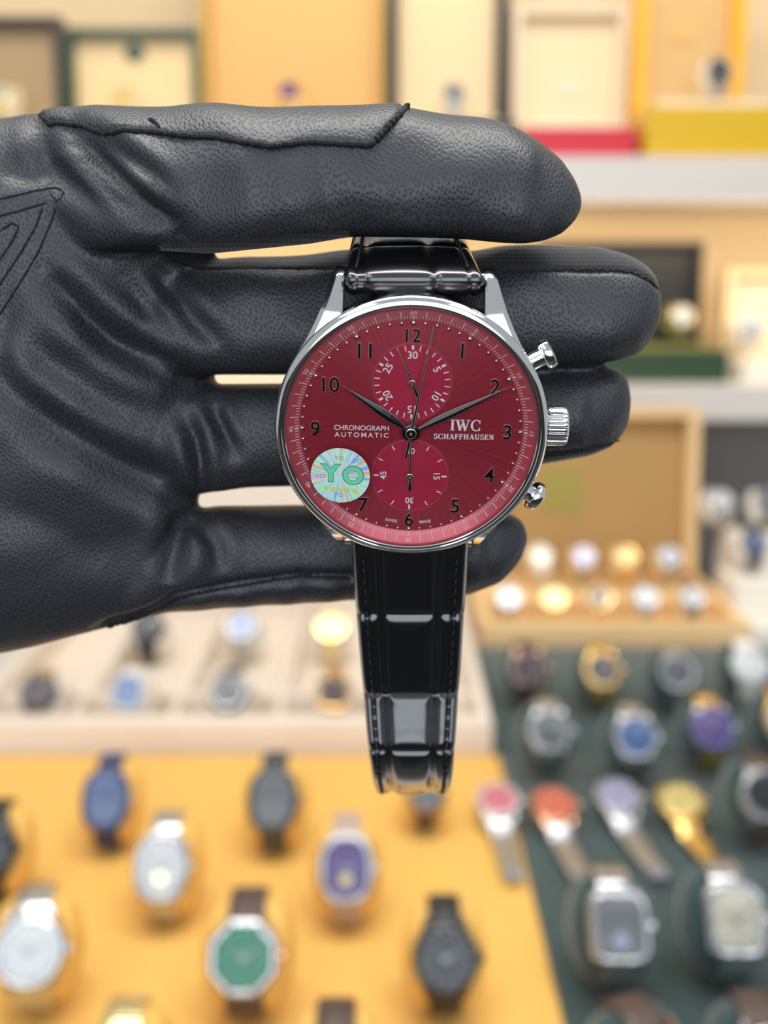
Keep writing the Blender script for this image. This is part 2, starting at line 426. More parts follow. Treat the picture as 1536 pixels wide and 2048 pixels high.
o = tk.build('tick_marks', PRINT_P, FL, smooth=False, sc=mm); o['kind'] = 'stuff'
for i in range(12):
    s_ = '60' if i == 0 else str(i*5)
    a = 2*PI*i/12
    v, f, e = text_geo(s_, 0.72, bold=0.004)
    sl = math.atan2(1.25, 2.05)
    mb = MB().add(v, f)
    mb.xf(Matrix.Rotation(-a, 4, 'Z') @ Matrix.Translation((0, 17.98, flz(17.98) + 0.04)) @ Matrix.Rotation(sl, 4, 'X'))
    mb.build('seconds_numeral', PRINT_P, FL, smooth=False, sc=mm)

# dial
DI = MB().lathe([(16.9, -0.3), (16.9, 0.0), (0.02, 0.0)], 160, cap=False).build('dial', DIAL, W, sc=mm, angle=20)
def disc(r, z, n=96):
    mb = MB(); mb.v = [(0, 0, z)] + [(r*math.cos(2*PI*k/n), r*math.sin(2*PI*k/n), z) for k in range(n)]
    mb.f = [(0, 1 + k, 1 + (k+1) % n) for k in range(n)]; return mb
RIM = mat('subdial_rim', (0.62, 0.16, 0.20), 0.3, 0.5)
for nm, cy in (('minute_counter', 7.45), ('small_seconds', -7.45)):
    sd = disc(5.85, 0.03).build('subdial', SUBD, DI, sc=mm); sd.location = (0, cy*mm, 0)
    r_ = MB().lathe([(5.78, 0.03), (5.82, 0.07), (5.88, 0.07), (5.94, 0.0)], 96, cap=False).build('subdial_rim', RIM, DI, sc=mm)
    r_.location = (0, cy*mm, 0)
    pm = MB()
    n = 30 if cy > 0 else 12
    for i in range(n):
        a = 2*PI*i/n
        big = (i % 5 == 0) if cy > 0 else (i % 3 == 0)
        r0, r1 = (4.82, 5.6) if not big or cy < 0 else (4.95, 5.6)
        wd = (0.34 if cy > 0 else 0.27) if big else 0.16
        if cy < 0 and i == 0: continue
        d = Vector((math.sin(a), math.cos(a))); t = Vector((math.cos(a), -math.sin(a)))
        q = [d*r0 - t*wd/2, d*r0 + t*wd/2, d*r1 + t*wd/2, d*r1 - t*wd/2]
        pm.add([(p.x, p.y + cy, 0.06) for p in q], [(3, 2, 1, 0)])
    o = pm.build('counter_ticks', PRINT, DI, smooth=False, sc=mm); o['kind'] = 'stuff'
    lst = [('30', 0), ('5', 60), ('10', 120), ('15', 180), ('20', 240), ('25', 300)] if cy > 0 else [('60', 0), ('15', 90), ('30', 180), ('45', 270)]
    for s_, dg_ in lst:
        a = math.radians(dg_); rr = 4.15 if cy > 0 else 4.1
        text_obj('counter_numeral', s_, 1.12 if cy > 0 else 1.0, math.sin(a)*rr, cy + math.cos(a)*rr, 0.06, -a, PRINT, DI, bold=0.012)

text_obj('dial_lettering', 'CHRONOGRAPH', 0.80, -7.45, 0.20, 0.05, 0, PRINT, DI, width=8.25, bold=0.010)
text_obj('dial_lettering', 'AUTOMATIC', 0.76, -7.45, -0.92, 0.05, 0, PRINT, DI, width=8.15, spacing=1.35, bold=0.010)
text_obj('dial_lettering', 'SWISS', 0.50, -2.75, -15.05, 0.05, math.radians(-8), PRINT, DI, width=1.85, bold=0.012)
text_obj('dial_lettering', 'MADE', 0.50, 2.55, -15.12, 0.05, math.radians(8), PRINT, DI, width=1.75, bold=0.012)

# serif lettering drawn stroke by stroke
def serif_word(word, x0, x1, y0, h, m, parent, name, k=1.0):
    TH, TN = 0.17*k, 0.075*k
    def ln(mb, xa, ya, xb, yb, wd):
        d = Vector((xb - xa, yb - ya)).normalized(); n = Vector((-d.y, d.x))*wd/2
        a = Vector((xa, ya)); b = Vector((xb, yb))
        mb.add([(*(a-n), 0), (*(b-n), 0), (*(b+n), 0), (*(a+n), 0)], [(0, 1, 2, 3)])
    def sf(mb, x, y, wd=0.34): mb.add([(x-wd/2, y-TN/2, 0), (x+wd/2, y-TN/2, 0), (x+wd/2, y+TN/2, 0), (x-wd/2, y+TN/2, 0)], [(0, 1, 2, 3)])
    def arc(mb, cx, cy, rx, ry, a0, a1, w0, w1, n=18):
        vs = []
        for i in range(n + 1):
            u = i/n; a = math.radians(a0 + (a1-a0)*u); wd = w0 + (w1-w0)*math.sin(PI*u)
            vs += [(cx+(rx-wd/2)*math.cos(a), cy+(ry-TN/2)*math.sin(a), 0), (cx+(rx+wd/2)*math.cos(a), cy+(ry+TN/2)*math.sin(a), 0)]
        mb.add(vs, [(2*i, 2*i+1, 2*i+3, 2*i+2) for i in range(n)])
    def glyph(c):
        mb = MB(); e = TN/2
        if c == 'I': ln(mb, .2, 0, .2, 1, TH); sf(mb, .2, e); sf(mb, .2, 1-e); wd = .4
        elif c == 'W':
            ln(mb, .1, 1, .36, 0, TH); ln(mb, .36, 0, .58, .95, TN); ln(mb, .52, 1, .80, 0, TH); ln(mb, .80, 0, 1.05, 1, TN)
            sf(mb, .1, 1-e, .36); sf(mb, .53, 1-e, .3); sf(mb, 1.05, 1-e, .3); wd = 1.15
        elif c == 'C':
            arc(mb, .46, .5, .38, .48, 45, 315, TN, TH); ln(mb, .75, .68, .75, .98, TN); ln(mb, .75, .02, .75, .32, TN); wd = .85
        elif c == 'S':
            arc(mb, .32, .745, .22, .23, 30, 270, TN, TH*.8); arc(mb, .32, .275, .24, .25, 90, -150, TN, TH*.9)
            ln(mb, .52, .72, .52, .98, TN); ln(mb, .10, .02, .10, .30, TN); wd = .64
        elif c == 'H':
            for x in (.18, .66): ln(mb, x, 0, x, 1, TH); sf(mb, x, e); sf(mb, x, 1-e)
            ln(mb, .18, .5, .66, .5, TN); wd = .84
        elif c == 'A':
            ln(mb, .12, 0, .42, 1, TN); ln(mb, .40, 1, .72, 0, TH); ln(mb, .22, .34, .62, .34, TN); sf(mb, .12, e, .28); sf(mb, .72, e, .34); wd = .84
        elif c == 'F':
            ln(mb, .18, 0, .18, 1, TH); sf(mb, .18, e); ln(mb, .02, 1-e, .62, 1-e, TN); ln(mb, .18, .52, .50, .52, TN)
            ln(mb, .60, .72, .60, 1, TN); ln(mb, .48, .40, .48, .64, TN); wd = .66
        elif c == 'E':
            ln(mb, .18, 0, .18, 1, TH); ln(mb, .02, e, .64, e, TN); ln(mb, .02, 1-e, .62, 1-e, TN); ln(mb, .18, .52, .50, .52, TN)
            ln(mb, .60, .72, .60, 1, TN); ln(mb, .62, 0, .62, .28, TN); ln(mb, .48, .40, .48, .64, TN); wd = .70
        elif c == 'U':
            ln(mb, .18, .35, .18, 1, TH); ln(mb, .66, .35, .66, 1, TN); arc(mb, .42, .36, .24, .32, 180, 360, TH, TN*1.5); sf(mb, .18, 1-e); sf(mb, .66, 1-e, .3); wd = .82
        elif c == 'N':
            ln(mb, .16, 0, .16, 1, TN); ln(mb, .16, 1, .68, 0, TH); ln(mb, .68, 0, .68, 1, TN); sf(mb, .14, e, .3); sf(mb, .12, 1-e, .26); sf(mb, .68, 1-e, .3); wd = .82
        return mb, wd
    out = MB(); x = 0
    for i, c in enumerate(word):
        g, wd = glyph(c)
        out.add([(p[0] + x, p[1], 0.0006*i) for p in g.v], g.f)
        x += wd + 0.10
    x -= 0.10; sx = (x1 - x0)/x
    out.v = [(x0 + p[0]*sx, y0 + p[1]*h, 0.05 + p[2]) for p in out.v]
    return out.build(name, m, parent, smooth=False, sc=mm)
serif_word('IWC', 5.85, 10.45, 0.05, 1.75, PRINT, DI, 'dial_lettering', 1.15)
serif_word('SCHAFFHAUSEN', 3.45, 12.5, -1.32, 0.84, PRINT, DI, 'dial_lettering', 1.35)

# applied numerals, dark reflection painted as black top face, beads round the edge
NUM = {1: 14.35, 2: 14.1, 3: 14.45, 4: 14.0, 5: 14.2, 6: 14.75, 7: 14.3, 8: 14.0, 9: 14.4, 10: 13.85, 11: 14.0, 12: 14.55}
for i, rr in NUM.items():
    a = 2*PI*i/12
    hh = {12: 2.05, 6: 2.2}.get(i, 2.35)
    x, y = rr*math.sin(a), rr*math.cos(a)
    nb = text_obj('hour_numeral', str(i), hh, x, y, 0.0, 0, GOLDE, W, extrude=0.22, bold=0.024)
    text_obj('numeral_face', str(i), hh - 0.07, x, y, 0.235, 0, BLACKH, nb, bold=0.008)
bead = {}
for r_ in (0.45, 0.29):
    bead[r_] = MB().lathe([(r_, 0.0)] + [(r_*math.cos(q), 0.02 + 0.9*r_*math.sin(q)) for q in np.linspace(0.1, PI/2-0.03, 6)], 20).mesh('minute_bead', DOTM, sc=mm)
for i in range(60):
    a = 2*PI*i/60
    o = link('minute_bead', bead[0.45 if i % 5 == 0 else 0.29], W)
    o.location = (16.35*math.sin(a)*mm, 16.35*math.cos(a)*mm, 0)

# hands
def leaf(L, wd, tail, z, rg):
    """leaf-shaped hand along +y with a raised centre ridge"""
    mb = MB(); st = [(-tail, .30), (0, .34), (L*.10, .42), (L*.22, .80), (L*.32, 1.0), (L*.45, .95), (L*.62, .68), (L*.80, .34), (L*.93, .12), (L, .02)]
    rings = []
    for y, k in st:
        h = wd*k/2
        rings.append([(-h, y, z), (0, y, z + rg*k), (h, y, z), (0, y, z - 0.06)])
    return mb.loft(rings)
def hand(name, L, wd, tail, z, cx, cy, ang, rg=0.16, edge=0.07):
    M_ = Matrix.Translation((cx, cy, 0)) @ Matrix.Rotation(-ang, 4, 'Z')
    o = leaf(L, wd, tail, z, rg).xf(M_).build(name, BLACKH, W, smooth=False, sc=mm)
    leaf(L + 0.05, wd + edge*2, tail + 0.02, z - 0.07, 0.05).xf(M_).build('hand_edge', GOLDE, o, smooth=False, sc=mm)
    return o
hand('hour_hand', 12.4, 1.25, 1.0, 0.95, 0, 0, math.radians(-55.5))
hand('minute_hand', 16.3, 1.10, 1.0, 1.25, 0, 0, math.radians(62.6))
def needle(name, cx, cy, z, ang, L, tail, w0, w1, wt, hub, tail_wide=False):
    M_ = Matrix.Translation((cx, cy, z)) @ Matrix.Rotation(-ang, 4, 'Z')
    mb = MB()
    def prism(pts, h):
        n = len(pts); mb.add([(x, y, 0) for x, y in pts] + [(x, y, h) for x, y in pts],
            [tuple(range(n, 2*n)), tuple(range(n))[::-1]] + [(i, (i+1) % n, n + (i+1) % n, n + i) for i in range(n)])
    prism([(-w0/2, 0), (w0/2, 0), (w1/2, L), (-w1/2, L)], 0.08)
    prism([(w0/2, 0), (-w0/2, 0), (-wt/2, -tail), (wt/2, -tail)], 0.08)
    mb.xf(M_); o = mb.build(name, BLACKH, W, smooth=False, sc=mm); o['kind'] = 'thing'
    e = MB()
    for sx in (-1, 1):
        q = [(sx*w0/2, 0), (sx*(w0/2 + 0.055), 0), (sx*(w1/2 + 0.045), L), (sx*w1/2, L)]
        q2 = [(sx*w0/2, 0), (sx*(w0/2 + 0.055), 0), (sx*(wt/2 + 0.055), -tail), (sx*wt/2, -tail)]
        for qq in (q, q2): e.add([(x, y, 0.05) for x, y in qq], [(0, 1, 2, 3)])
    e.xf(M_).build('hand_edge', GOLDE, o, smooth=False, sc=mm)
    hb = MB().lathe([(hub, -0.05), (hub, 0.10), (hub*.85, 0.16), (hub*.4, 0.16), (0.02, 0.16)], 40, cap=False).xf(M_).build('hub_cap', BLACKH, o, sc=mm)
    MB().lathe([(hub + 0.09, -0.05), (hub + 0.09, 0.06), (hub, 0.10)], 40, cap=False).xf(M_).build('hub_rim', GOLDE, o, sc=mm)
    MB().lathe([(0.22, 0.15), (0.22, 0.22), (0.10, 0.22), (0.10, 0.17)], 24, cap=False).xf(M_).build('hub_pin', GOLDE, o, sc=mm)
    return o
needle('counter_hand', 0, 7.45, 0.55, math.radians(-23), 5.7, 2.1, 0.22, 0.06, 0.42, 0.42)
needle('small_seconds_hand', 0, -7.45, 0.55, 0.0, 5.4, 2.2, 0.22, 0.08, 0.45, 0.45)
needle('chronograph_seconds_hand', 0, 0, 1.62, math.radians(9.9), 16.5, 3.9, 0.26, 0.07, 0.30, 0.72)
MB().lathe([(1.30, 0.8), (1.30, 1.35), (1.05, 1.5), (0.8, 1.5), (0.05, 1.5)], 48, cap=False).build('hand_hub', BLACKH, W, sc=mm)
MB().lathe([(0.50, 0.0), (0.50, 1.0)], 24, cap=True).build('hand_post', STEEL, W, sc=mm)

# lugs
def lug(sx, sy):
    st = [(10.5, 17.4, -0.3, -6.2), (13.0, 15.8, -0.45, -6.6), (15.5, 14.5, -0.8, -7.2), (17.5, 13.6, -1.6, -7.9), (19.5, 12.85, -3.0, -8.6), (21.2, 12.3, -4.8, -9.0), (22.2, 11.9, -6.3, -9.1), (22.6, 11.6, -7.6, -9.0)]
    rings = []
    for y, xo, zt, zb in st:
        xi = 10.35; b = min(0.55, (xo - xi)*0.28, (zt - zb)*0.28)
        pr = [(xi, zb), (xo - b, zb), (xo, zb + b), (xo, zt - b*1.6), (xo - b*1.3, zt), (xi + b*.5, zt), (xi, zt - b*.5)]
        rings.append([(sx*x, sy*y, z) for x, z in pr])
    mb = MB().loft(rings)
    return mb.build('lug', STEEL, W, sc=mm, angle=28)
for sx in (-1, 1):
    for sy in (-1, 1): lug(sx, sy)

# pushers and crown
def along(angdeg, zc):
    a = math.radians(angdeg)
    d = Vector((math.cos(a), math.sin(a), 0)); t = Vector((-math.sin(a), math.cos(a), 0)); u = Vector((0, 0, 1))
    return Matrix(((t.x, u.x, d.x, 0), (t.y, u.y, d.y, 0), (0, 1, 0, zc), (0, 0, 0, 1)))
for an in (29.5, -30.5):
    M_ = along(an, -2.9)
    ps = MB().lathe([(1.35, 20.0), (1.35, 22.3), (1.2, 22.35)], 32).xf(M_).build('pusher', STEEL, W, sc=mm)
    MB().lathe([(1.2, 22.1), (2.0, 22.15), (2.25, 22.45), (2.3, 23.1), (2.15, 23.6), (1.7, 23.85), (0.6, 23.95)], 40).xf(M_).build('pusher_cap', STEEL, ps, sc=mm, angle=40)
rings = []
for r_, z_ in [(2.2, 20.2), (2.5, 20.6), (2.95, 20.7), (3.0, 20.9), (3.0, 23.0), (2.9, 23.45), (2.5, 23.75)]:
    n = 24*6
    rings.append([((r_ - (0.24 if r_ > 2.6 else 0)*max(0, math.cos(24*2*PI*k/n))**2)*math.cos(2*PI*k/n), (r_ - (0.24 if r_ > 2.6 else 0)*max(0, math.cos(24*2*PI*k/n))**2)*math.sin(2*PI*k/n), z_) for k in range(n)])
MB().loft(rings).xf(along(0, -2.9)).build('crown', STEEL, W, sc=mm, angle=30)

# hologram sticker on the crystal
def crz(r): return 1.45 + 1.0*math.sqrt(max(0, 1 - (r/18.79)**2)) + 0.05
def stick(mb, cx, cy, dz):
    mb.v = [(x, y, crz(math.hypot(x + cx, y + cy)) + z + dz) for x, y, z in mb.v]; return mb
SX, SY = -10.55, -6.75
mb = MB(); nr, na = 8, 64
mb.v = [(0, 0, 0)] + [(4.5*k/nr*math.cos(2*PI*j/na), 4.5*k/nr*math.sin(2*PI*j/na), 0) for k in range(1, nr+1) for j in range(na)]
mb.f = [(0, 1+j, 1+(j+1) % na) for j in range(na)] + [(1+k*na+j, 1+(k+1)*na+j, 1+(k+1)*na+(j+1) % na, 1+k*na+(j+1) % na) for k in range(nr-1) for j in range(na)]
st = stick(mb, SX, SY, 0.0).build('hologram_sticker', HOLO, W, sc=mm)
st.location = (SX*mm, SY*mm, 0); st['label'] = 'round rainbow hologram sticker on the crystal'
HOUT = mat('hologram_dark_outline', (0.05, 0.13, 0.16), 0.4, 0.3)
def sticker_text(s_, h, x, y, m, dz=0.03, out=False, **kw):
    v, f, e = text_geo(s_, h, **kw); mb = MB().add([(a + x, b + y, c) for a, b, c in v], f)
    stick(mb, SX, SY, dz).build('sticker_lettering', m, st, smooth=False, sc=mm)
for ch, x, y in (('Y', -1.45, 0.42), ('O', 1.95, 0.12)):
    sticker_text(ch, 3.15 if ch == 'O' else 3.05, x, y, HOUT, dz=0.02, bold=0.055)
    sticker_text(ch, 2.95 if ch == 'O' else 2.85, x, y, HGREEN, dz=0.04, bold=0.038)
sticker_text('YO', 0.8, -3.1, -0.15, mat('hologram_pale_letters', (0.45, 0.42, 0.80), 0.4, 0.2), dz=0.02)
sticker_text('YO', 0.7, -0.2, 2.9, mat('hologram_blue_letters', (0.20, 0.38, 0.75), 0.4, 0.2), dz=0.02)
sticker_text('YO', 0.7, -0.3, -3.2, bpy.data.materials['hologram_blue_letters'], dz=0.02)
sticker_text('YO', 0.75, 2.6, 2.5, bpy.data.materials['hologram_blue_letters'], dz=0.02)
star = MB()
for k, (x, y) in enumerate([(-2.2, -2.0), (-1.1, -2.2), (0.0, -2.3), (1.1, -2.35), (2.2, -2.4)]):
    pts = [(x + (0.55 if q % 2 == 0 else 0.24)*math.sin(PI*q/5), y + (0.55 if q % 2 == 0 else 0.24)*math.cos(PI*q/5), 0) for q in range(10)]
    s1_ = MB().add([(x, y, 0)] + pts, [(0, 1 + (q+1) % 10, 1 + q) for q in range(10)])
    stick(s1_, SX, SY, 0.045).build('sticker_star', HYEL, st, smooth=False, sc=mm)

# ---- alligator strap pieces: a swept slab with scale tiles as relief
def smooth_path(pts, n):
    p = np.array(pts, float); d = np.r_[0, np.cumsum(np.linalg.norm(np.diff(p[:, :3], axis=0), axis=1))]
    # Catmull-Rom through the points
    out = []
    s = np.linspace(0, d[-1], n)
    for q in s:
        i = min(len(d) - 2, max(0, np.searchsorted(d, q) - 1)); u = (q - d[i]) / (d[i+1] - d[i])
        p0, p1, p2, p3 = p[max(i-1, 0)], p[i], p[i+1], p[min(i+2, len(p)-1)]
        out.append(0.5*((2*p1) + (-p0 + p2)*u + (2*p0 - 5*p1 + 4*p2 - p3)*u*u + (-p0 + 3*p1 - 3*p2 + p3)*u**3))
    return np.array(out), s
def strap(path, rows, cols_u, name, n=260, thick=3.6, edge_u=0.80, stitch_rng=(4, 60), relief=1.0):
    """path: list of (x,y,z,width) world points of the outer surface; rows: groove positions (m) along; cols_u: groove u positions"""
    pts, s = smooth_path(path, n)
    iw = np.array(MW.inverted())
    rings = []; frames = []
    nu = 57
    side = Vector((1, 0, 0))
    k_ = int(0.25*n)
    sgn = 1 if side.cross(Vector(pts[k_+1][:3] - pts[k_-1][:3])).dot(CAM - Vector(pts[k_][:3])) > 0 else -1
    for i in range(n):
        c = Vector(pts[i][:3]); wd = pts[i][3]
        t = Vector(pts[min(i+1, n-1)][:3] - pts[max(i-1, 0)][:3]).normalized()
        nn = side.cross(t).normalized()*sgn
        frames.append((c, nn, wd, t))
        top = []
        for j in range(nu):
            u = -1 + 2*j/(nu-1)
            dg = min([abs(s[i] - g) for g in rows] + [1])*1000
            du = min([abs(u - q) for q in cols_u] + [1])*wd*500
            if abs(u) > edge_u + 0.04: dg = min(dg, 9); 
            d = min(dg, du)
            h = 0.50*(1 - math.exp(-(d/0.55)**1.3)) + 0.28*(1 - math.exp(-d/1.8))
            e = abs(u); dome = 0.35*(1 - u*u)
            sg = abs(e - edge_u)*wd*500
            h -= 0.35*math.exp(-(sg/0.35)**2)
            if e > 0.90: h -= 1.1*((e - 0.90)/0.10)**2
            hh = (h*relief + dome)*mm
            top.append(c + side*(u*wd/2) + nn*hh)
        th = thick*mm
        bot = [c + side*(u*wd/2*0.985) - nn*th for u in np.linspace(1, -1, 9)]
        rings.append([Vector(iw @ np.array([*p, 1]))[:3] if False else tuple((iw @ np.array([p.x, p.y, p.z, 1]))[:3]) for p in top + bot])
    o = MB().loft(rings).build(name, GATOR, W, angle=50)
    # stitches
    sm = MB().tube([(0, -0.62, 0), (0, -0.5, 0.14), (0, 0, 0.22), (0, 0.5, 0.14), (0, 0.62, 0)], [0.10, 0.2, 0.24, 0.2, 0.10], 8).mesh('stitch', THREAD, sc=mm)
    q = stitch_rng[0]*mm
    while q < min(stitch_rng[1]*mm, s[-1] - 0.003):
        i = int(np.searchsorted(s, q)); c, nn, wd, t = frames[i]
        for sd in (-1, 1):
            p = c + side*(sd*edge_u*wd/2) + nn*(0.62*mm)
            R = Matrix(((side.x, t.x, nn.x, p.x), (side.y, t.y, nn.y, p.y), (side.z, t.z, nn.z, p.z), (0, 0, 0, 1)))
            so = link('stitch', sm, o); so.matrix_local = MW.inverted() @ R @ Matrix.Rotation(sd*0.16, 4, 'Z')
        q += 0.0019
    return o, frames

# lower strap hangs down and recedes from the camera
def cp(px, py, D, wd): p = P(px, py, D); return (p.x, p.y, p.z, wd)
low = [cp(820, 1078, .1650, .0191), cp(820, 1125, .1672, .0188), cp(820.5, 1225, .1712, .0181), cp(821.5, 1330, .1752, .0172), cp(822, 1390, .1769, .0164),
       cp(822.5, 1445, .1770, .0157), cp(823, 1500, .1768, .0149), cp(824, 1548, .1818, .0145), cp(824.5, 1573, .1905, .0143), cp(824.5, 1580, .2010, .0142), cp(824.5, 1570, .2130, .0141), cp(824.5, 1535, .2250, .0140)]
pl, sl_ = smooth_path(low, 400)
lx, ly = proj(pl[:, :3])
def s_at(py): return float(sl_[int(np.argmin(np.abs(ly[:300] - py)))])
rows = [s_at(1228), s_at(1386), s_at(1500), s_at(1577), s_at(1577) + 0.011]
strap(low, rows, [-0.57, -0.50, 0.46, 0.53], 'strap', stitch_rng=(4, 62))

# upper strap runs back between index and middle finger
def wl(y, z, wd):   # watch-local point to world
    p = MW @ Vector((0.1*mm, y*mm, z*mm)); return (p.x, p.y, p.z, wd)
a0 = MW @ Vector((0, 21.2*mm, -6.2*mm))
upp = [wl(19.3, -8.2, .0205), wl(19.25, -6.8, .0205), wl(19.8, -5.5, .0205), wl(20.8, -4.6, .0205), wl(21.8, -4.6, .0205), cp(824, 543, .1503, .0203), cp(823, 529, .1530, .0199), cp(820.5, 508, .1574, .0192), cp(819, 486, .1632, .0187), cp(817, 462, .1706, .0183), cp(816, 430, .1755, .0178), cp(815, 385, .1792, .0172), cp(815, 330, .1830, .0167), cp(815, 290, .1855, .0164)]
strap(upp, [0.0185, 0.034], [-0.72, 0.31], 'strap', n=220, stitch_rng=(7.5, 40), thick=1.9, relief=0.62)
for sy in (-1, 1):
    MB().tube([(-10.4, sy*21.6, -6.2), (10.4, sy*21.6, -6.2)], 0.75, 12).build('spring_bar', STEEL_B, W, sc=mm)

# ================================================================ the gloved hand
def make_glove():
    mb = MB()
    def loft_px(top, bot, D, rz, x0, x1, n=70, ex=2.3, tip=True, dtilt=0.0):
        """closed tube between two outlines given in picture points; D(x) depth of its axis, rz half thickness (m)"""
        tx, ty = zip(*top); bx, by = zip(*bot)
        u = np.linspace(0, 1, n)
        xs = x0 + (x1 - x0)*(np.sin(u*PI/2) if tip else u)
        rings = []
        ryref = None
        for i, x in enumerate(xs):
            yt = np.interp(x, tx, ty); yb = np.interp(x, bx, by)
            cy = (yt + yb)/2; ry = max((yb - yt)/2, 1.5)
            d0 = D(x) if callable(D) else D
            r = rz(x) if callable(rz) else rz
            r = min(r, ry/F*d0*1.05)
            g_ = min(1, max(0, (x - x0)/240)); r *= 0.35 + 0.65*g_*g_*(3 - 2*g_)
            if tip and x > x1 - 90: r = min(r, ry/F*d0*0.92)
            ring = []
            for k in range(40):
                a = 2*PI*k/40; c, s = math.cos(a), math.sin(a)
                c = math.copysign(abs(c)**(2/ex), c); s = math.copysign(abs(s)**(2/ex), s)
                ring.append(P(x, cy - ry*c, d0 - r*s + dtilt*(-c)*(-1)))
            rings.append(ring)
        mb.loft(rings)
    # index
    loft_px([(-60,238),(75,228),(130,221),(300,216),(500,216),(700,215),(800,214),(880,224),(960,234),(1020,250),(1080,283),(1125,320),(1150,358),(1160,390),(1162,405)],
            [(-60,520),(300,500),(420,508),(620,488),(700,474),(860,476),(930,479),(1000,486),(1050,488),(1090,481),(1125,467),(1148,444),(1158,425),(1162,405)],
            lambda x: np.interp(x, [-60, 200, 500, 1162], [.1735, .1665, .1585, .1600]), lambda x: np.interp(x, [0, 400, 1000], [.0112, .0100, .0092]), 40, 1162)
    # middle
    loft_px([(60,560),(330,530),(430,518),(620,508),(690,498),(945,500),(1000,491),(1100,489),(1200,493),(1255,508),(1292,531),(1313,558),(1322,595)],
            [(60,800),(330,760),(430,750),(570,750),(760,747),(1000,738),(1100,735),(1180,730),(1240,721),(1280,706),(1303,680),(1316,650),(1322,595)],
            lambda x: np.interp(x, [60, 300, 620, 800, 1322], [.178, .1765, .1745, .1735, .170]), lambda x: np.interp(x, [0, 400, 1000], [.0105, .0094, .0088]), 120, 1322)
    # ring
    loft_px([(60,780),(330,775),(417,767),(570,766),(800,754),(1000,739),(1150,732),(1200,731),(1235,738),(1254,757),(1262,800)],
            [(60,1020),(330,1000),(440,982),(500,975),(620,972),(800,960),(1000,940),(1100,926),(1180,912),(1225,893),(1250,866),(1260,840),(1262,800)],
            lambda x: np.interp(x, [60, 300, 620, 800, 1262], [.1810, .1800, .1790, .1785, .1755]), lambda x: np.interp(x, [0, 400, 1000], [.0098, .0085, .0082]), 120, 1262)
    # little finger
    loft_px([(60,1040),(330,1025),(427,1012),(605,1009),(800,1012),(960,1018),(1020,1026),(1044,1040),(1054,1062),(1056,1085)],
            [(60,1290),(130,1275),(190,1262),(245,1248),(330,1226),(400,1222),(470,1214),(600,1207),(700,1201),(850,1200),(940,1190),(1000,1166),(1025,1142),(1045,1115),(1056,1085)],
            lambda x: np.interp(x, [60, 300, 620, 800, 1056], [.1835, .1840, .1880, .1895, .1860]), lambda x: np.interp(x, [0, 400, 1000], [.0095, .0082, .0078]), 120, 1056)
    # palm and wrist
    tx = [(-820,420),(-640,390),(-420,300),(-200,252),(-60,238),(75,229),(200,222),(300,240),(370,330),(420,420),(450,560)]
    bx = [(-820,1120),(-640,1150),(-420,1290),(-200,1335),(0,1308),(60,1296),(130,1277),(190,1262),(300,1225),(380,1100),(450,700)]
    txs, tys = zip(*tx); bxs, bys = zip(*bx)
    rings = []
    for x in np.linspace(-820, 430, 90):
        yt, yb = np.interp(x, txs, tys), np.interp(x, bxs, bys)
        cy, ry = (yt + yb)/2, (yb - yt)/2
        dc = np.interp(x, [-820, -400, 0, 420], [.188, .184, .179, .1775])
        rz = np.interp(x, [-820, -500, -100, 150, 320, 430], [.020, .0165, .0145, .0125, .0080, .0008])
        ring = []
        for k in range(64):
            a = 2*PI*k/64; c, s = math.cos(a), math.sin(a)
            c = math.copysign(abs(c)**(2/2.5), c); s = math.copysign(abs(s)**(2/2.5), s)
            ring.append(P(x, cy - ry*c, dc - rz*s - c*0.0062))
        rings.append(ring)
    mb.loft(rings)
    # thumb folded behind the index finger, pinching the strap from the back
    rings = []
    for x, y, d, r in [(-330,560,.190,.012),(-120,470,.196,.0125),(100,420,.2015,.0120),(300,395,.2045,.0108),(480,385,.2050,.0102),(620,382,.2045,.0098),(720,382,.2040,.0085),(765,382,.2038,.0060),(785,382,.2036,.0015)]:
        rings.append([P(x, y, d) + (UP*math.cos(2*PI*k/28) + FWD*math.sin(2*PI*k/28))*r for k in range(28)])
    mb.loft(rings)
    tmp = mb.build('glove_source', None)
    md = tmp.modifiers.new('r', 'REMESH'); md.mode = 'VOXEL'; md.voxel_size = 0.00056; md.adaptivity = 0
    dg = bpy.context.evaluated_depsgraph_get(); dg.update()
    me = bpy.data.meshes.new_from_object(tmp.evaluated_get(dg))
    bpy.data.objects.remove(tmp)
    n = len(me.vertices)
    co = np.empty(n*3); me.vertices.foreach_get('co', co); co = co.reshape(n, 3)
    ed = np.empty(len(me.edges)*2, int); me.edges.foreach_get('vertices', ed); ed = ed.reshape(-1, 2)
    deg = np.bincount(ed.ravel(), minlength=n)[:, None].astype(float)
    def relax(x, it, lam=0.5):
        for _ in range(it):
            acc = np.zeros_like(x)
            np.add.at(acc, ed[:, 0], x[ed[:, 1]]); np.add.at(acc, ed[:, 1], x[ed[:, 0]])
            x = x + lam*(acc/deg - x)
        return x
    for _ in range(6):
        co = relax(co, 1, 0.5); co = relax(co, 1, -0.52)
    co = relax(co, 5)
    me.vertices.foreach_set('co', co.ravel()); me.update()
    nor = np.empty(n*3); me.vertices.foreach_get('normal', nor) if False else me.vertex_normals.foreach_get('vector', nor)
    nor = nor.reshape(n, 3)
    px, py = proj(co)
    front = np.clip(-(nor @ np.array(FWD))*2.0, 0, 1)
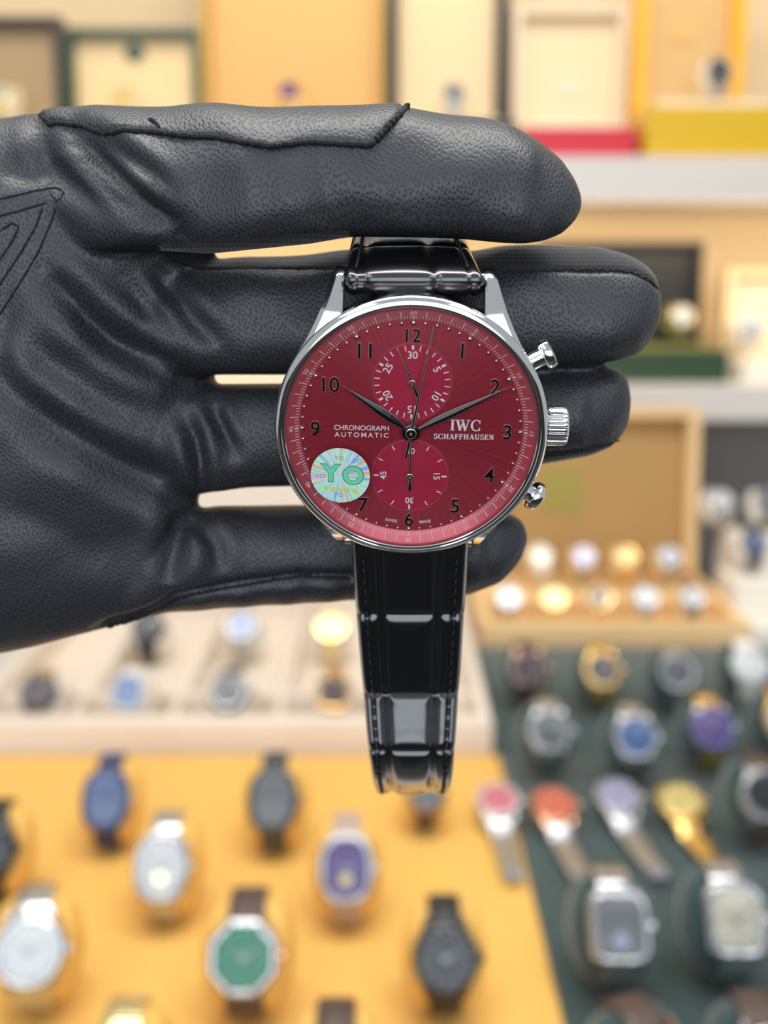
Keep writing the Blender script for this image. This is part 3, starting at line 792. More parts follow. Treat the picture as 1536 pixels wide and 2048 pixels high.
    def seg_dist(poly):
        best = np.full(n, 1e9); along = np.zeros(n); p = np.array(poly, float)
        tot = np.r_[0, np.cumsum(np.linalg.norm(np.diff(p, axis=0), axis=1))]
        for i in range(len(p) - 1):
            a, b = p[i], p[i+1]; d = b - a; L = np.hypot(*d)
            t = np.clip(((px - a[0])*d[0] + (py - a[1])*d[1])/L**2, 0, 1)
            dist = np.hypot(px - a[0] - t*d[0], py - a[1] - t*d[1])
            m = dist < best; best[m] = dist[m]; along[m] = (tot[i] + t[m]*L)/tot[-1]
        return best, along
    disp = np.zeros(n)
    # creases: (polyline in picture points, depth mm, half width px, ridge mm)
    creases = [
        ([(150,262),(186,313),(262,392),(330,448),(352,470)], 3.2, 24, 0.7),
        ([(90,262),(97,325),(133,361),(205,412),(283,462)], 1.7, 24, 0.5),
        ([(200,272),(255,312),(310,352),(345,382)], 1.5, 16, 0.5),
        ([(85,540),(120,578),(170,630),(226,680),(300,722),(360,748)], 3.0, 26, 0.8),
        ([(300,520),(335,575),(385,640),(445,700)], 1.6, 22, 0.5),
        ([(0,765),(28,784),(117,859),(225,920),(330,975),(395,1022)], 2.4, 34, 0.8),
        ([(370,835),(386,870),(398,930),(408,985)], 2.6, 15, 0.8),
        ([(425,800),(434,835),(455,880),(470,905)], 1.7, 13, 0.5),
        ([(400,1030),(362,1052),(345,1110),(330,1175)], 1.8, 24, 0.6),
        ([(395,1040),(430,1090),(440,1150)], 0.9, 18, 0.3),
        ([(160,330),(220,395),(290,450)], 0.9, 12, 0.3),
        ([(250,560),(300,620),(370,690)], 0.9, 20, 0.3),
        ([(20,650),(90,720),(180,790),(270,840)], 0.9, 26, 0.4),
        ([(0,1020),(120,1060),(220,1130)], 0.8, 40, 0.3),
        ([(0,330),(50,345),(90,365)], 1.0, 26, 0.3),
        ([(520,300),(530,400),(520,470)], 0.35, 30, 0.1),
        ([(640,300),(660,400),(640,470)], 0.3, 24, 0.1),
        ([(10,560),(0,700),(10,820)], 0.8, 24, 0.3),
    ]
    for poly, dep, wd, rg in creases:
        d, t = seg_dist(poly)
        tp = np.clip(np.sin(PI*np.clip(t, 0.03, 0.97))**0.6, 0, 1)
        disp += (-1.1*dep*np.exp(-(d/wd)**2) + rg*np.exp(-((d - 2.1*wd)/(1.1*wd))**2))*tp
    # undulation of soft leather
    disp += (0.22*np.sin(px/47 + py/60 + 1.3) + 0.16*np.sin(px/31 - py/38) + 0.12*np.sin(py/21 + px/90))*np.clip((px + 260)/300, 0, 1)
    # the leather flap along the top of the index finger stands a little proud
    sx_, sy_ = zip(*SEAM_TOP)
    line = np.interp(px, sx_, sy_)
    flap = (py < line) & (px > 85) & (px < 800)
    diag = 291 - (px - 740)*1.08
    flap &= (px < 740) | (py < diag)
    disp += np.where(flap, 0.55, 0.0)
    # ... and the folded hem under the little finger
    sx_, sy_ = zip(*SEAM_LOW)
    d, t = seg_dist(SEAM_LOW)
    below = (py > np.interp(px, sx_, sy_)) & (px > 200) & (px < 705)
    disp += -1.3*np.exp(-(d/11)**2)*((px > 180) & (px < 715)) + np.where(below, 0.5*np.sin(px/28)**2, 0)
    # grooves where knit meets leather
    for poly in (SEAM_MID, SEAM_RING, SEAM_MIDL):
        d, t = seg_dist(poly); disp += -0.45*np.exp(-(d/5)**2)
    co = co + nor*(disp*front*mm)[:, None]
    me.vertices.foreach_set('co', co.ravel())
    # knit side panels
    cen = np.empty(len(me.polygons)*3); me.polygons.foreach_get('center', cen); cx, cy_ = proj(cen.reshape(-1, 3))
    k = np.zeros(len(me.polygons), int)
    mx_, my_ = zip(*SEAM_MID); k |= ((cx > 930) & (cx < 1325) & (cy_ < np.interp(cx, mx_, my_)) & (cy_ > 486) & ~((cx < 1130) & (cy_ < 489)))
    mx_, my_ = zip(*SEAM_MIDL); k |= ((cx > 330) & (cx < 700) & (cy_ < np.interp(cx, mx_, my_)) & (cy_ > 504))
    k |= ((cx > 320) & (cx < 700) & (cy_ > np.interp(cx, [320, 400, 620, 700], [482, 482, 466, 460])) & (cy_ < 512) & (cy_ < np.interp(cx, [320, 430, 620, 700], [512, 512, 498, 486])))
    mx_, my_ = zip(*SEAM_RING); k |= ((cx > 1080) & (cx < 1262) & (cy_ > np.interp(cx, mx_, my_)) & (cy_ < 935))
    me.materials.clear(); me.materials.append(LEATHER); me.materials.append(KNIT)
    me.polygons.foreach_set('material_index', k.astype(np.int32))
    me.polygons.foreach_set('use_smooth', np.ones(len(me.polygons), bool))
    me.update()
    return me

SEAM_TOP = [(75,225),(97,244),(161,250),(210,267),(250,260),(307,263),(363,271),(436,275),(537,293),(620,284),(658,287),(740,291),(782,248),(819,208)]
SEAM_LOW = [(183,1272),(225,1248),(280,1231),(323,1216),(352,1197),(413,1183),(469,1173),(530,1163),(600,1152),(650,1155),(703,1157)]
SEAM_MID = [(930,541),(961,540),(1060,543),(1150,540),(1230,540),(1268,546),(1300,562),(1318,580)]
SEAM_MIDL = [(340,520),(388,534),(430,537),(505,536),(620,535),(690,537)]
SEAM_RING = [(1080,908),(1110,908),(1170,900),(1215,890),(1240,880)]
hand_root = empty('gloved_hand', Matrix.Translation(P(-800, 760, .19)))
tag(hand_root, 'hand in a black perforated leather glove with fingers stretched behind the burgundy watch', 'hand')
gm = make_glove()
HI = hand_root.matrix_world.inverted()
bvh = BVHTree.FromPolygons([v.co.copy() for v in gm.vertices], [tuple(p.vertices) for p in gm.polygons])
gm.transform(HI)
link('glove', gm, hand_root)
def on_glove(poly, off, step=4.0, jit=0.0, seed=1):
    rnd = random.Random(seed); p = np.array(poly, float)
    tot = np.r_[0, np.cumsum(np.linalg.norm(np.diff(p, axis=0), axis=1))]
    out = []
    for q in np.linspace(0, tot[-1], max(3, int(tot[-1]/step))):
        x, y = np.interp(q, tot, p[:, 0]), np.interp(q, tot, p[:, 1]) + rnd.uniform(-jit, jit)
        h = bvh.ray_cast(CAM, ray(x, y).normalized())
        if h[0] is not None and h[3] < 0.25:
            out.append(HI @ (h[0] - ray(x, y).normalized()*off))
        elif out:
            d = (HI @ CAM - out[-1]).length
            out.append(HI @ (CAM + ray(x, y).normalized()*d))
    return out
def seam(name, poly, r, off, jit=0.0, seed=1, m=SEAM, step=4.0):
    pts = on_glove(poly, off, step, jit, seed)
    if len(pts) < 3: return
    rnd = random.Random(seed + 5)
    rad = [r*rnd.uniform(0.75, 1.25)*min(1, 0.4 + 0.3*min(i, len(pts) - 1 - i)) for i in range(len(pts))]
    MB().tube(pts, rad, 7).build(name, m, hand_root)
seam('raw_edge_seam', SEAM_TOP, 0.00042, 0.00015, 1.2, 3)
seam('raw_edge_seam', [(76,226),(84,233),(97,246),(110,250)], 0.0005, 0.0002, 0.8, 4)
seam('raw_edge_seam', [(741,290),(765,266),(800,228),(820,207)], 0.00048, 0.0002, 0.8, 5)
seam('raw_edge_seam', SEAM_LOW, 0.00030, 0.0, 1.0, 6)
seam('raw_edge_seam', [(186,1272),(205,1262),(228,1248),(262,1238),(300,1226)], 0.00055, 0.0001, 1.2, 7)
seam('loose_thread', [(297,237),(305,240),(313,246),(319,254)], 0.00030, 0.0003, 0.5, 8, step=3)
seam('panel_seam', SEAM_MID, 0.00024, 0.0, 2.6, 9)
seam('panel_seam', SEAM_RING, 0.00022, 0.0, 2.2, 10)
seam('panel_seam', SEAM_MIDL, 0.00018, 0.0, 1.0, 11)
for k, pl_ in enumerate([[(-60,414),(0,398),(60,384),(101,376),(122,378),(127,386),(122,398)], [(-60,448),(0,432),(50,418),(95,405)],
            [(85,414),(73,450),(40,508),(0,567),(-40,620)], [(113,412),(100,450),(77,503),(40,566),(0,628),(-40,690)],
            [(0,462),(24,446),(38,454),(24,483),(0,519),(-30,560)], [(98,382),(106,392),(112,402),(122,396)]]):
    seam('stitch_line', pl_, 0.00020, -0.00002, 0.7, 20 + k, step=5)
# sleeve beyond the picture's left edge
rings = []
for x, y, d, ry, rz in [(-700,765,.188,420,.0250),(-760,765,.189,440,.030),(-900,770,.191,470,.035),(-1400,800,.20,500,.040),(-2300,900,.22,560,.046)]:
    rings.append([HI @ (P(x, y + ry*math.cos(2*PI*k/36), d) - FWD*rz*math.sin(2*PI*k/36)) for k in range(36)])
MB().loft(rings).build('sleeve', mat('black_jacket_fabric', (0.012, 0.012, 0.014), 0.8, noise=(300, 0.3)), hand_root)

# ================================================================ display watches
def outline(shape, k=1.0, n=72):
    pts = []
    for i in range(n):
        a = 2*PI*i/n; c, s = math.cos(a), math.sin(a)
        if shape == 'round': x, y = 20*c, 20*s
        elif shape == 'tonneau':
            x, y = 19.5*math.copysign(abs(c)**.62, c), 24*math.copysign(abs(s)**.72, s)
            x *= 1 - 0.13*(y/24)**2
        elif shape == 'octagon':
            r = 20.5*math.cos(PI/8)/math.cos(((a + PI/8) % (PI/4)) - PI/8)
            x, y = r*c, r*1.04*s
        else:
            x, y = 17.5*math.copysign(abs(c)**.42, c), 20.5*math.copysign(abs(s)**.42, s)
        pts.append((x*k, y*k))
    return pts
_cache = {}
def proto(shape, style):
    key = (shape, style)
    if key in _cache: return _cache[key]
    d = {}
    o1 = outline(shape)
    def ringz(lst): return [[(x*k, y*k, z) for x, y in o1] for k, z in lst]
    d['case'] = MB().loft(ringz([(.86, -8.5), (.97, -7), (1.0, -5.5), (1.0, -0.6), (.965, 0.6), (.93, 0.9)])).mesh('case', SILV, sc=mm)
    d['bezel'] = MB().loft(ringz([(.95, 0.6), (.94, 1.6), (.89, 2.3), (.82, 2.2), (.79, 1.7), (.79, 1.0)]), cap=False).mesh('bezel', SILV, sc=mm)
    dl = MB(); dl.v = [(0, 0, 1.1)] + [(x*.8, y*.8, 1.1) for x, y in o1]; dl.f = [(0, 1+k, 1+(k+1) % 72) for k in range(72)]
    d['dial'] = dl.mesh('dial', D_WHITE, sc=mm)
    d['crystal'] = MB().loft(ringz([(.80, 2.0), (.76, 2.5), (.55, 2.75), (.25, 2.9), (.01, 2.92)]), cap=False).mesh('crystal', BG_GLASS, sc=mm)
    xr = max(x for x, y in o1)
    d['crown'] = MB().lathe([(1.6, 0), (2.9, .4), (3.1, 1.2), (3.1, 3.0), (2.6, 3.6)], 20).xf(Matrix.Translation((xr - .6, 0, -3.2)) @ Matrix.Rotation(PI/2, 4, 'Y')).mesh('crown', SILV, sc=mm)
    def strip(a, L, wd):
        dx, dy = math.sin(a), math.cos(a); tx, ty = math.cos(a), -math.sin(a)
        return MB().add([(-tx*wd - dx*2, -ty*wd - dy*2, 1.45), (tx*wd - dx*2, ty*wd - dy*2, 1.45), (dx*L, dy*L, 1.5)], [(2, 1, 0)])
    d['hour_hand'] = strip(math.radians(-55), 8.5, .9).mesh('hour_hand', BG_DARK, False, mm)
    d['minute_hand'] = strip(math.radians(60), 13, .8).mesh('minute_hand', BG_DARK, False, mm)
    mk = MB()
    for i in range(12):
        a = 2*PI*i/12; j = int(72*((PI/2 - a) % (2*PI))/(2*PI)) % 72
        x, y = o1[j]; q = Vector((x, y)); u = q.normalized(); t = Vector((-u.y, u.x))
        a0, a1 = q*.62, q*.74
        mk.add([(*(a0 - t*.7), 1.2), (*(a0 + t*.7), 1.2), (*(a1 + t*.7), 1.2), (*(a1 - t*.7), 1.2)], [(0, 3, 2, 1)])
    d['hour_markers'] = mk.mesh('hour_markers', BG_DARK, False, mm)
    yt = max(y for x, y in o1)
    # strap profile in the local y-z plane
    if style.startswith('loop'):
        ths = np.linspace(math.radians(54), math.radians(-234), 60)
        path = [(yt - 3.0, -5.0, 20.5)] + [((yt + 13)*math.cos(t), -27 + 25*math.sin(t), 20 - 3.5*max(0, -math.sin(t))) for t in ths] + [(-yt + 3.0, -5.0, 20.5)]
    else:                              # lying: short piece behind, long bracelet towards the viewer
        ti = math.radians(18)
        path = [(-yt + 3, -4.2, 20.5), (-yt - 3, -5.4, 20.2), (-yt - 10, -8.0, 19.6)]
        e = path[-1]
        for q in range(1, 13): path.append((e[0] - 5*q*math.cos(ti), e[1] + 5*q*math.sin(ti) + .02*q, 19.6 - .28*q))
    path = np.array(path); sp, s = smooth_path([(0, a, b, c) for a, b, c in path], 110)
    rings = []
    for i in range(110):
        _, y, z, wd = sp[i]
        t = sp[min(i+1, 109)] - sp[max(i-1, 0)]; nn = np.array([-t[2], t[1]]); nn = nn/np.linalg.norm(nn)
        if style.startswith('loop'):
            if nn @ np.array([y, z + 27]) < 0: nn = -nn
        elif nn[1] < 0: nn = -nn
        lk = 0.0
        if style.endswith('bracelet'): lk = 0.55*abs(math.sin(s[i]/5.2*PI))**.6
        ring = []
        for u, h in ((-1, -1.2), (-1, .6), (-.9, 1.1), (-.42, 1.25), (-.38, .75), (-.34, 1.35), (.34, 1.35), (.38, .75), (.42, 1.25), (.9, 1.1), (1, .6), (1, -1.2)):
            if not style.endswith('bracelet') and h == .75: h = 1.5
            if h > 0: h += lk
            ring.append((u*wd/2, y + nn[0]*h, z + nn[1]*h))
        rings.append(ring)
    d['strap'] = MB().loft(rings).mesh('strap', BLKS, sc=mm, angle=40)
    if style.startswith('flat'):
        e = path[-1]; d['clasp'] = MB().box(-7.5, 7.5, e[0] - 8, e[0] + 3, e[1] - 2.2 + .5, e[1] + 3.4).mesh('clasp', SILV, False, mm)
    if shape == 'round':
        for k, (sx, sy) in enumerate(((-1, -1), (-1, 1), (1, -1), (1, 1))):
            rr = []
            for y, xo, zt, zb in [(14, 14.2, -.6, -6), (18, 13.2, -1.2, -6.8), (21.5, 12.6, -3, -7.5), (23.3, 12.2, -5.5, -7.5)]:
                rr.append([(sx*x, sy*y, z) for x, z in ((10.6, zb), (xo, zb), (xo, zt - .5), (xo - .5, zt), (10.6, zt))])
            d['lug%d' % k] = MB().loft(rr).mesh('lug', SILV, sc=mm)
    _cache[key] = d
    return d
cush_cache = {}
def cushion_mesh(shape, L=25.5):
    k = (shape, L)
    if k not in cush_cache:
        yt = max(y for x, y in outline(shape)); a, b = yt + 13 - 2.4, 25 - 2.4
        rings = []
        for u in np.linspace(-1, 1, 15):
            x = L*math.sin(u*PI/2); q = max(0.06, (1 - abs(x/L)**4))**.5
            rings.append([(x, a*q*math.copysign(abs(math.cos(t))**.9, math.cos(t)), -27 + min(b*q*math.sin(t), 15.5)) for t in np.linspace(0, 2*PI, 33)[:-1]])
        cush_cache[k] = MB().loft(rings).mesh('cushion', MUSTARD, sc=mm, angle=60)
    return cush_cache[k]
def setmat(o, m):
    o.material_slots[0].link = 'OBJECT'; o.material_slots[0].material = m
NW = [0]
def display_watch(pos, label, shape, case, dial, strapm, group, tilt=45, yaw=0, style='loop', sc=1.0, bezel=None, crownm=None,
                  cushion=None, marks=None, hands=None, clip=None, sub=None, roll=0):
    R = Matrix.Translation(pos) @ Matrix.Rotation(math.radians(yaw), 4, 'Z') @ Matrix.Rotation(math.radians(tilt), 4, 'X') @ Matrix.Rotation(math.radians(roll), 4, 'Z') @ Matrix.Scale(sc, 4)
    r = empty('wristwatch', R); tag(r, label, 'watch', group)
    d = proto(shape, style)
    for nm, me in d.items():
        o = link('lug' if nm.startswith('lug') else nm, me, r)
        m = {'case': case, 'bezel': bezel or case, 'dial': dial, 'crystal': BG_GLASS, 'crown': crownm or case, 'strap': strapm, 'clasp': strapm,
             'hour_hand': hands or SILVD, 'minute_hand': hands or SILVD, 'hour_markers': marks or SILVD}.get(nm, case)
        setmat(o, m)
        if nm == 'hour_markers': o['kind'] = 'stuff'
    if sub:
        q = disc(4.2, 1.25, 28).build('subdial', sub, r, sc=mm); q.location = (0, -7*mm, 0)
    if cushion:
        c = link('watch_cushion', cushion_mesh(shape)); c.matrix_world = R; setmat(c, cushion[0])
        tag(c, cushion[1], 'cushion', cushion[2])
    NW[0] += 1
    return r
def lift(tilt, sc=1.0):
    t = math.radians(tilt)
    return (27*math.cos(t) + math.hypot(37*math.sin(t), 25*math.cos(t)) + 3.6)*mm*sc   # face centre above what the cushion lies on

# ---- trays
Z_TRAY = 0.850
def slab(name, px_pts, z1, z0, m, label, cat, lip=None):
    """flat tray whose top corners are given by picture points on the plane z1"""
    q = [G(x, y, z1) for x, y in px_pts]; c = sum(q, Vector())/4
    r = empty(name, Matrix.Translation((c.x, c.y, z0))); tag(r, label, cat)
    return r, q

# mustard tray
xr0, xr1 = G(1003, 1508, Z_TRAY), G(1122, 2048, Z_TRAY)
YB = xr0.y; xR = (xr0.x + xr1.x)/2
ty = empty('watch_tray', Matrix.Translation((0, 0, Z_COUNTER))); tag(ty, 'mustard yellow leatherette display tray nearest the viewer', 'tray')
def bev_box(x0, x1, y0, y1, z0, z1, b=0.003):
    return MB().loft([[(x0, y0, z0), (x1, y0, z0), (x1, y1, z0), (x0, y1, z0)], [(x0, y0, z1-b), (x1, y0, z1-b), (x1, y1, z1-b), (x0, y1, z1-b)],
                      [(x0+b*.3, y0+b*.3, z1-b*.3), (x1-b*.3, y0+b*.3, z1-b*.3), (x1-b*.3, y1-b*.3, z1-b*.3), (x0+b*.3, y1-b*.3, z1-b*.3)],
                      [(x0+b, y0+b, z1), (x1-b, y0+b, z1), (x1-b, y1-b, z1), (x0+b, y1-b, z1)]])
bev_box(-0.46, xR, 0.40, YB, 0.0003, Z_TRAY - Z_COUNTER).build('tray_pad', MUSTARD, ty, angle=80)

gY = 'watches on the mustard tray'; cY = 'mustard cushions on the mustard tray'
def yw_(px, py, label, shape, case, dial, st, sc=1.0, tilt=61, cush=None, **kw):
    z = Z_TRAY + lift(tilt, sc)
    display_watch(G(px, py, z), label, shape, case, dial, st, gY, tilt=tilt, sc=sc, cushion=(MUSTARD, cush, cY) if cush else None, **kw)
yw_(210, 1600, 'navy blue barrel-shaped watch with blue strap on the mustard tray', 'tonneau', BLUEC, D_STEELBLUE, BLUES, 0.98, yaw=2, crownm=SILV, cush='mustard cushion inside the navy blue watch')
yw_(545, 1600, 'charcoal barrel-shaped watch with grey dial on the mustard tray', 'tonneau', GREYC, D_GREY, GREYC, 1.02, crownm=SILVD, cush='mustard cushion inside the charcoal barrel-shaped watch')
yw_(-28, 1700, 'black watch cut by the left picture edge on the mustard tray', 'round', BLKC, D_BLACK, BLKS, 1.05, yaw=4, cush='mustard cushion at the left edge inside the black watch')
yw_(322, 1735, 'steel barrel-shaped watch with white dial and gold subdial', 'tonneau', SILV, D_WHITE, SILV, 1.0, style='loop_bracelet', sub=GOLDP, cush='mustard cushion inside the steel watch with white dial')
yw_(692, 1738, 'steel barrel-shaped watch with purple dial and taupe strap', 'tonneau', SILV, D_PURPLE, TAUPES, 1.0, sub=D_YEL, cush='mustard cushion inside the purple-dial watch')
yw_(58, 1905, 'silver bracelet watch with white dial at the lower left corner', 'round', SILV, D_WHITE, SILV, 1.08, style='loop_bracelet', yaw=8, cush='mustard cushion inside the silver bracelet watch at lower left')
yw_(486, 1915, 'steel octagonal watch with emerald green dial and dark strap', 'octagon', SILV, D_GREEN, BROWNS, 1.12, crownm=ROSE, cush='mustard cushion inside the green-dial watch')
yw_(892, 1918, 'black watch with glossy dark dial beside the green velvet tray', 'round', BLKC, D_BLACK, BLKS, 1.02, cush='mustard cushion inside the glossy black watch')
yw_(852, 1588, 'brown and grey watch just below the hanging black strap', 'round', SILVD, D_GREY, BROWNS, 0.78, bezel=ROSE, cush='mustard cushion behind the tip of the hanging strap')
yw_(228, 2155, 'gold bracelet watch whose top links show at the bottom edge', 'round', GOLD, D_YEL, GOLDP, 1.0, style='loop_bracelet', cush='mustard cushion inside the gold bracelet watch at the bottom edge')
yw_(668, 2170, 'watch with dark brown strap cut by the bottom picture edge', 'round', ROSE, D_BROWN, BROWNS, 1.05, cush='mustard cushion inside the dark strap at the bottom edge')

# beige compartment tray behind the mustard one
zb = 0.882
bl, br = G(-140, 1478, zb), G(1000, 1478, zb)
yb0 = bl.y; yb1 = G(500, 1175, zb).y
tb = empty('watch_tray', Matrix.Translation((0, 0, Z_COUNTER))); tag(tb, 'beige suede compartment tray behind the mustard tray', 'tray')
xl, xr_ = -0.42, G(985, 1440, zb).x
hb = zb - Z_COUNTER
yb0 = max(yb0, YB + 0.004)
MB().box(xl, xr_, yb0, yb1, 0.0003, 0.012).build('tray_floor', BEIGE, tb, smooth=False)
bev_box(xl, xr_, yb0, yb0 + 0.020, 0.012, hb).build('tray_wall', BEIGE, tb, angle=80)
bev_box(xl, xr_, yb1 - 0.012, yb1, 0.012, hb).build('tray_wall', BEIGE, tb, angle=80)
bev_box(xl, xl + 0.012, yb0 + 0.0205, yb1 - 0.0125, 0.012, hb).build('tray_wall', BEIGE, tb, angle=80)
bev_box(xr_ - 0.012, xr_, yb0 + 0.0205, yb1 - 0.0125, 0.012, hb).build('tray_wall', BEIGE, tb, angle=80)
ymid = (G(455, 1383, .92).y + G(455, 1252, .92).y)/2 + 0.010
bev_box(xl + 0.0125, xr_ - 0.0125, ymid - 0.004, ymid + 0.004, 0.012, hb - 0.006, 0.002).build('divider', BEIGE, tb, angle=80)
colx = [G(px, 1395, zb).x for px in (-45, 158, 355, 562, 765)]
for x in colx:
    for y0, y1 in ((yb0 + 0.0205, ymid - 0.0045), (ymid + 0.0045, yb1 - 0.0125)):
        bev_box(x - 0.004, x + 0.004, y0, y1, 0.012, hb - 0.006, 0.002).build('divider', BEIGE, tb, angle=80)
bev_box(xl, xr_ - 0.06, yb1 + 0.0005, yb1 + 0.012, 0.0003, V(500, 930, yb1).z - Z_COUNTER).build('lid', BEIGE, tb, angle=80)
gB = 'watches in the beige compartment tray'; cB = 'beige cushions in the beige tray'
zbf = Z_COUNTER + 0.013
def bw_(px, row, label, shape, case, dial, st, cush, sc=0.95, tilt=48, **kw):
    z = zbf + lift(tilt, sc); y = (yb0 + 0.0205 + ymid)/2 + 0.004 if row == 0 else (ymid + yb1 - 0.0125)/2 + 0.002
    y = G(px, 1383 if row == 0 else 1252, z).y - 0.006
    dep = (Vector((0, y, z)) - CAM).dot(FWD); x = (px - 768)/F*dep
    display_watch(Vector((x, y + 0.006, z)), label, shape, case, dial, st, gB, tilt=tilt, sc=sc, cushion=(BEIGE, cush, cB), **kw)
bw_(72, 0, 'dark brown watch with amber strap at the left of the beige tray', 'round', SILVD, D_BROWN, GOLD, 'beige cushion inside the dark brown watch with amber strap')
bw_(252, 0, 'white square watch with slate blue dial in the beige tray', 'square', D_WHITE, D_STEELBLUE, CREAMW, 'beige cushion inside the white square watch')
bw_(455, 0, 'dark chrome watch with bright rim in the beige tray', 'round', SILVD, D_GREY, BLKS, 'beige cushion inside the dark chrome watch', bezel=SILV)
bw_(668, 0, 'rose gold square watch with brown dial and orange strap', 'square', ROSE, D_BROWN, ORANGES, 'beige cushion inside the rose gold square watch', bezel=GOLD)
bw_(292, 1, 'dark watch peeking out just below the glove hem', 'round', BLKC, D_BLACK, BLKS, 'beige cushion inside the dark watch below the glove hem')
bw_(482, 1, 'silver blue watch in the back row of the beige tray', 'round', SILV, D_STEELBLUE, SILV, 'beige cushion inside the silver blue watch of the back row')
bw_(662, 1, 'pale gold watch with champagne dial beside the hanging strap', 'round', GOLDP, D_YEL, GOLDP, 'beige cushion inside the pale gold watch of the back row')

# dark green velvet tray on the right
zg = Z_TRAY
yg1 = G(1200, 1292, zg).y
tg_ = empty('watch_tray', Matrix.Translation((0, 0, Z_COUNTER))); tag(tg_, 'dark green velvet display tray on the right', 'tray')
xg0 = max(xR + 0.002, 0)
bev_box(xg0, 0.62, 0.40, YB + 0.001, 0.0003, zg - Z_COUNTER).build('tray_pad', DGREEN, tg_, angle=80)
bev_box(xr_ + 0.002, 0.62, YB + 0.0012, yg1, 0.0003, zg - Z_COUNTER).build('tray_pad', DGREEN, tg_, angle=80)
gG = 'watches on the green velvet tray'; cG = 'green velvet cushions on the green tray'
def gw_(px, py, label, shape, case, dial, st, cush=None, sc=1.0, tilt=57, style='loop', **kw):
    if style.startswith('flat'):
        z = zg + 0.0235*sc
        display_watch(G(px, py, z), label, shape, case, dial, st, gG, tilt=18, sc=sc, style=style, **kw)
        return
    z = zg + lift(tilt, sc)
    display_watch(G(px, py, z), label, shape, case, dial, st, gG, tilt=tilt, sc=sc, style=style, cushion=(DGREEN, cush, cG) if cush else None, **kw)
gw_(1058, 1335, 'brown rose gold watch at the back left of the green tray', 'round', ROSE, D_BROWN, BROWNS, 'green cushion inside the brown rose gold watch', bezel=SILVD)
gw_(1205, 1340, 'yellow gold watch with dark dial below the wooden box', 'round', GOLD, D_BROWN, GOLD, 'green cushion inside the yellow gold watch', style='loop_bracelet')
gw_(1355, 1345, 'dark steel watch with black dial in the back green row', 'round', SILVD, D_BLACK, SILV, 'green cushion inside the dark steel watch', style='loop_bracelet', bezel=SILV)
gw_(1500, 1330, 'white watch at the right end of the back green row', 'round', D_WHITE, D_WHITE, CREAMW, 'green cushion inside the white watch')
gw_(1100, 1462, 'steel watch with small black dial on the green tray', 'round', SILV, D_GREY, SILV, 'green cushion inside the steel watch with black dial', style='loop_bracelet', sub=D_BLACK)
gw_(1272, 1475, 'steel watch with sky blue dial on the green tray', 'round', SILV, D_BLUE, SILV, 'green cushion inside the sky blue dial watch', style='loop_bracelet')
gw_(1425, 1455, 'gold and steel watch with violet blue dial on the green tray', 'round', SILV, D_PURPLE, GOLD, 'green cushion inside the violet blue dial watch', style='loop_bracelet', bezel=mat('violet_bezel', (0.12, 0.10, 0.34), 0.25, 0.4))
gw_(1572, 1440, 'gold watch cut by the right edge beside the violet blue one', 'round', GOLD, D_CREAM, GOLD, 'green cushion at the right edge inside the gold watch')
gw_(996, 1600, 'white and pink watch lying across the mustard tray edge', 'round', SILV, D_PINK, SILV, style='flat_bracelet', sc=0.98, yaw=2, bezel=D_WHITE)
gw_(1108, 1608, 'coral dial watch with steel bracelet stretched toward the viewer', 'round', ROSE, D_ORANGE, SILV, style='flat_bracelet', sc=1.0, yaw=6)
gw_(1236, 1592, 'steel watch with lilac dial and bright clasp on green velvet', 'round', SILV, D_LILAC, SILV, style='flat_bracelet', sc=1.02, yaw=7)
gw_(1362, 1602, 'all gold bracelet watch stretched out on green velvet', 'round', GOLD, D_YEL, GOLD, style='flat_bracelet', sc=1.04, yaw=8)
gw_(1535, 1590, 'black dial steel watch with sparkling edge at the right', 'round', SILV, D_BLACK, BROWNS, 'green cushion inside the black dial steel watch', sc=1.05)
gw_(1240, 1855, 'square steel watch with dark grey dial on green velvet', 'square', SILV, D_GREY, SILV, 'green cushion inside the square steel watch', sc=1.08, style='loop_bracelet', sub=D_LILAC)
gw_(1472, 1842, 'rectangular steel watch with cream dial at lower right', 'square', SILV, D_CREAM, SILV, 'green cushion inside the rectangular cream dial watch', sc=1.08, style='loop_bracelet')
gw_(1335, 2150, 'watch with dark brown strap at the bottom of the green tray', 'round', ROSE, D_BROWN, BROWNS, 'green cushion under the dark brown strap at the bottom edge', sc=1.05, yaw=20)
gw_(1545, 2135, 'dark strapped watch in the bottom right corner', 'round', SILVD, D_BROWN, BROWNS, 'green cushion in the bottom right corner', sc=1.0)

# ---- open wooden watch box behind the green tray
zc_ = Z_COUNTER
yw0 = yg1 + 0.006
wx0, wx1 = V(962, 1250, yw0).x, V(1502, 1250, yw0).x
zw1 = V(1200, 1245, yw0).z
hw = zw1 - zc_
ywb = yw0 + 0.25
bxr = empty('wooden_watch_box', Matrix.Translation((0, 0, zc_))); tag(bxr, 'open tan wooden watch box with raised lid behind the green tray', 'box')
MB().box(wx0, wx1, yw0, ywb, 0.0003, 0.012).build('box_floor', TAN, bxr, smooth=False)
bev_box(wx0, wx1, yw0, yw0 + 0.014, 0.012, hw).build('box_wall', TAN, bxr, angle=80)
bev_box(wx0, wx1, ywb - 0.014, ywb, 0.012, hw).build('box_wall', TAN, bxr, angle=80)
bev_box(wx0, wx0 + 0.014, yw0 + .0142, ywb - .0142, 0.012, hw).build('box_wall', TAN, bxr, angle=80)
bev_box(wx1 - 0.014, wx1, yw0 + .0142, ywb - .0142, 0.012, hw).build('box_wall', TAN, bxr, angle=80)
bev_box(wx0 + .0145, wx1 - .0145, yw0 + 0.112, yw0 + 0.118, 0.012, hw - 0.012, .002).build('divider', TAN, bxr, angle=80)
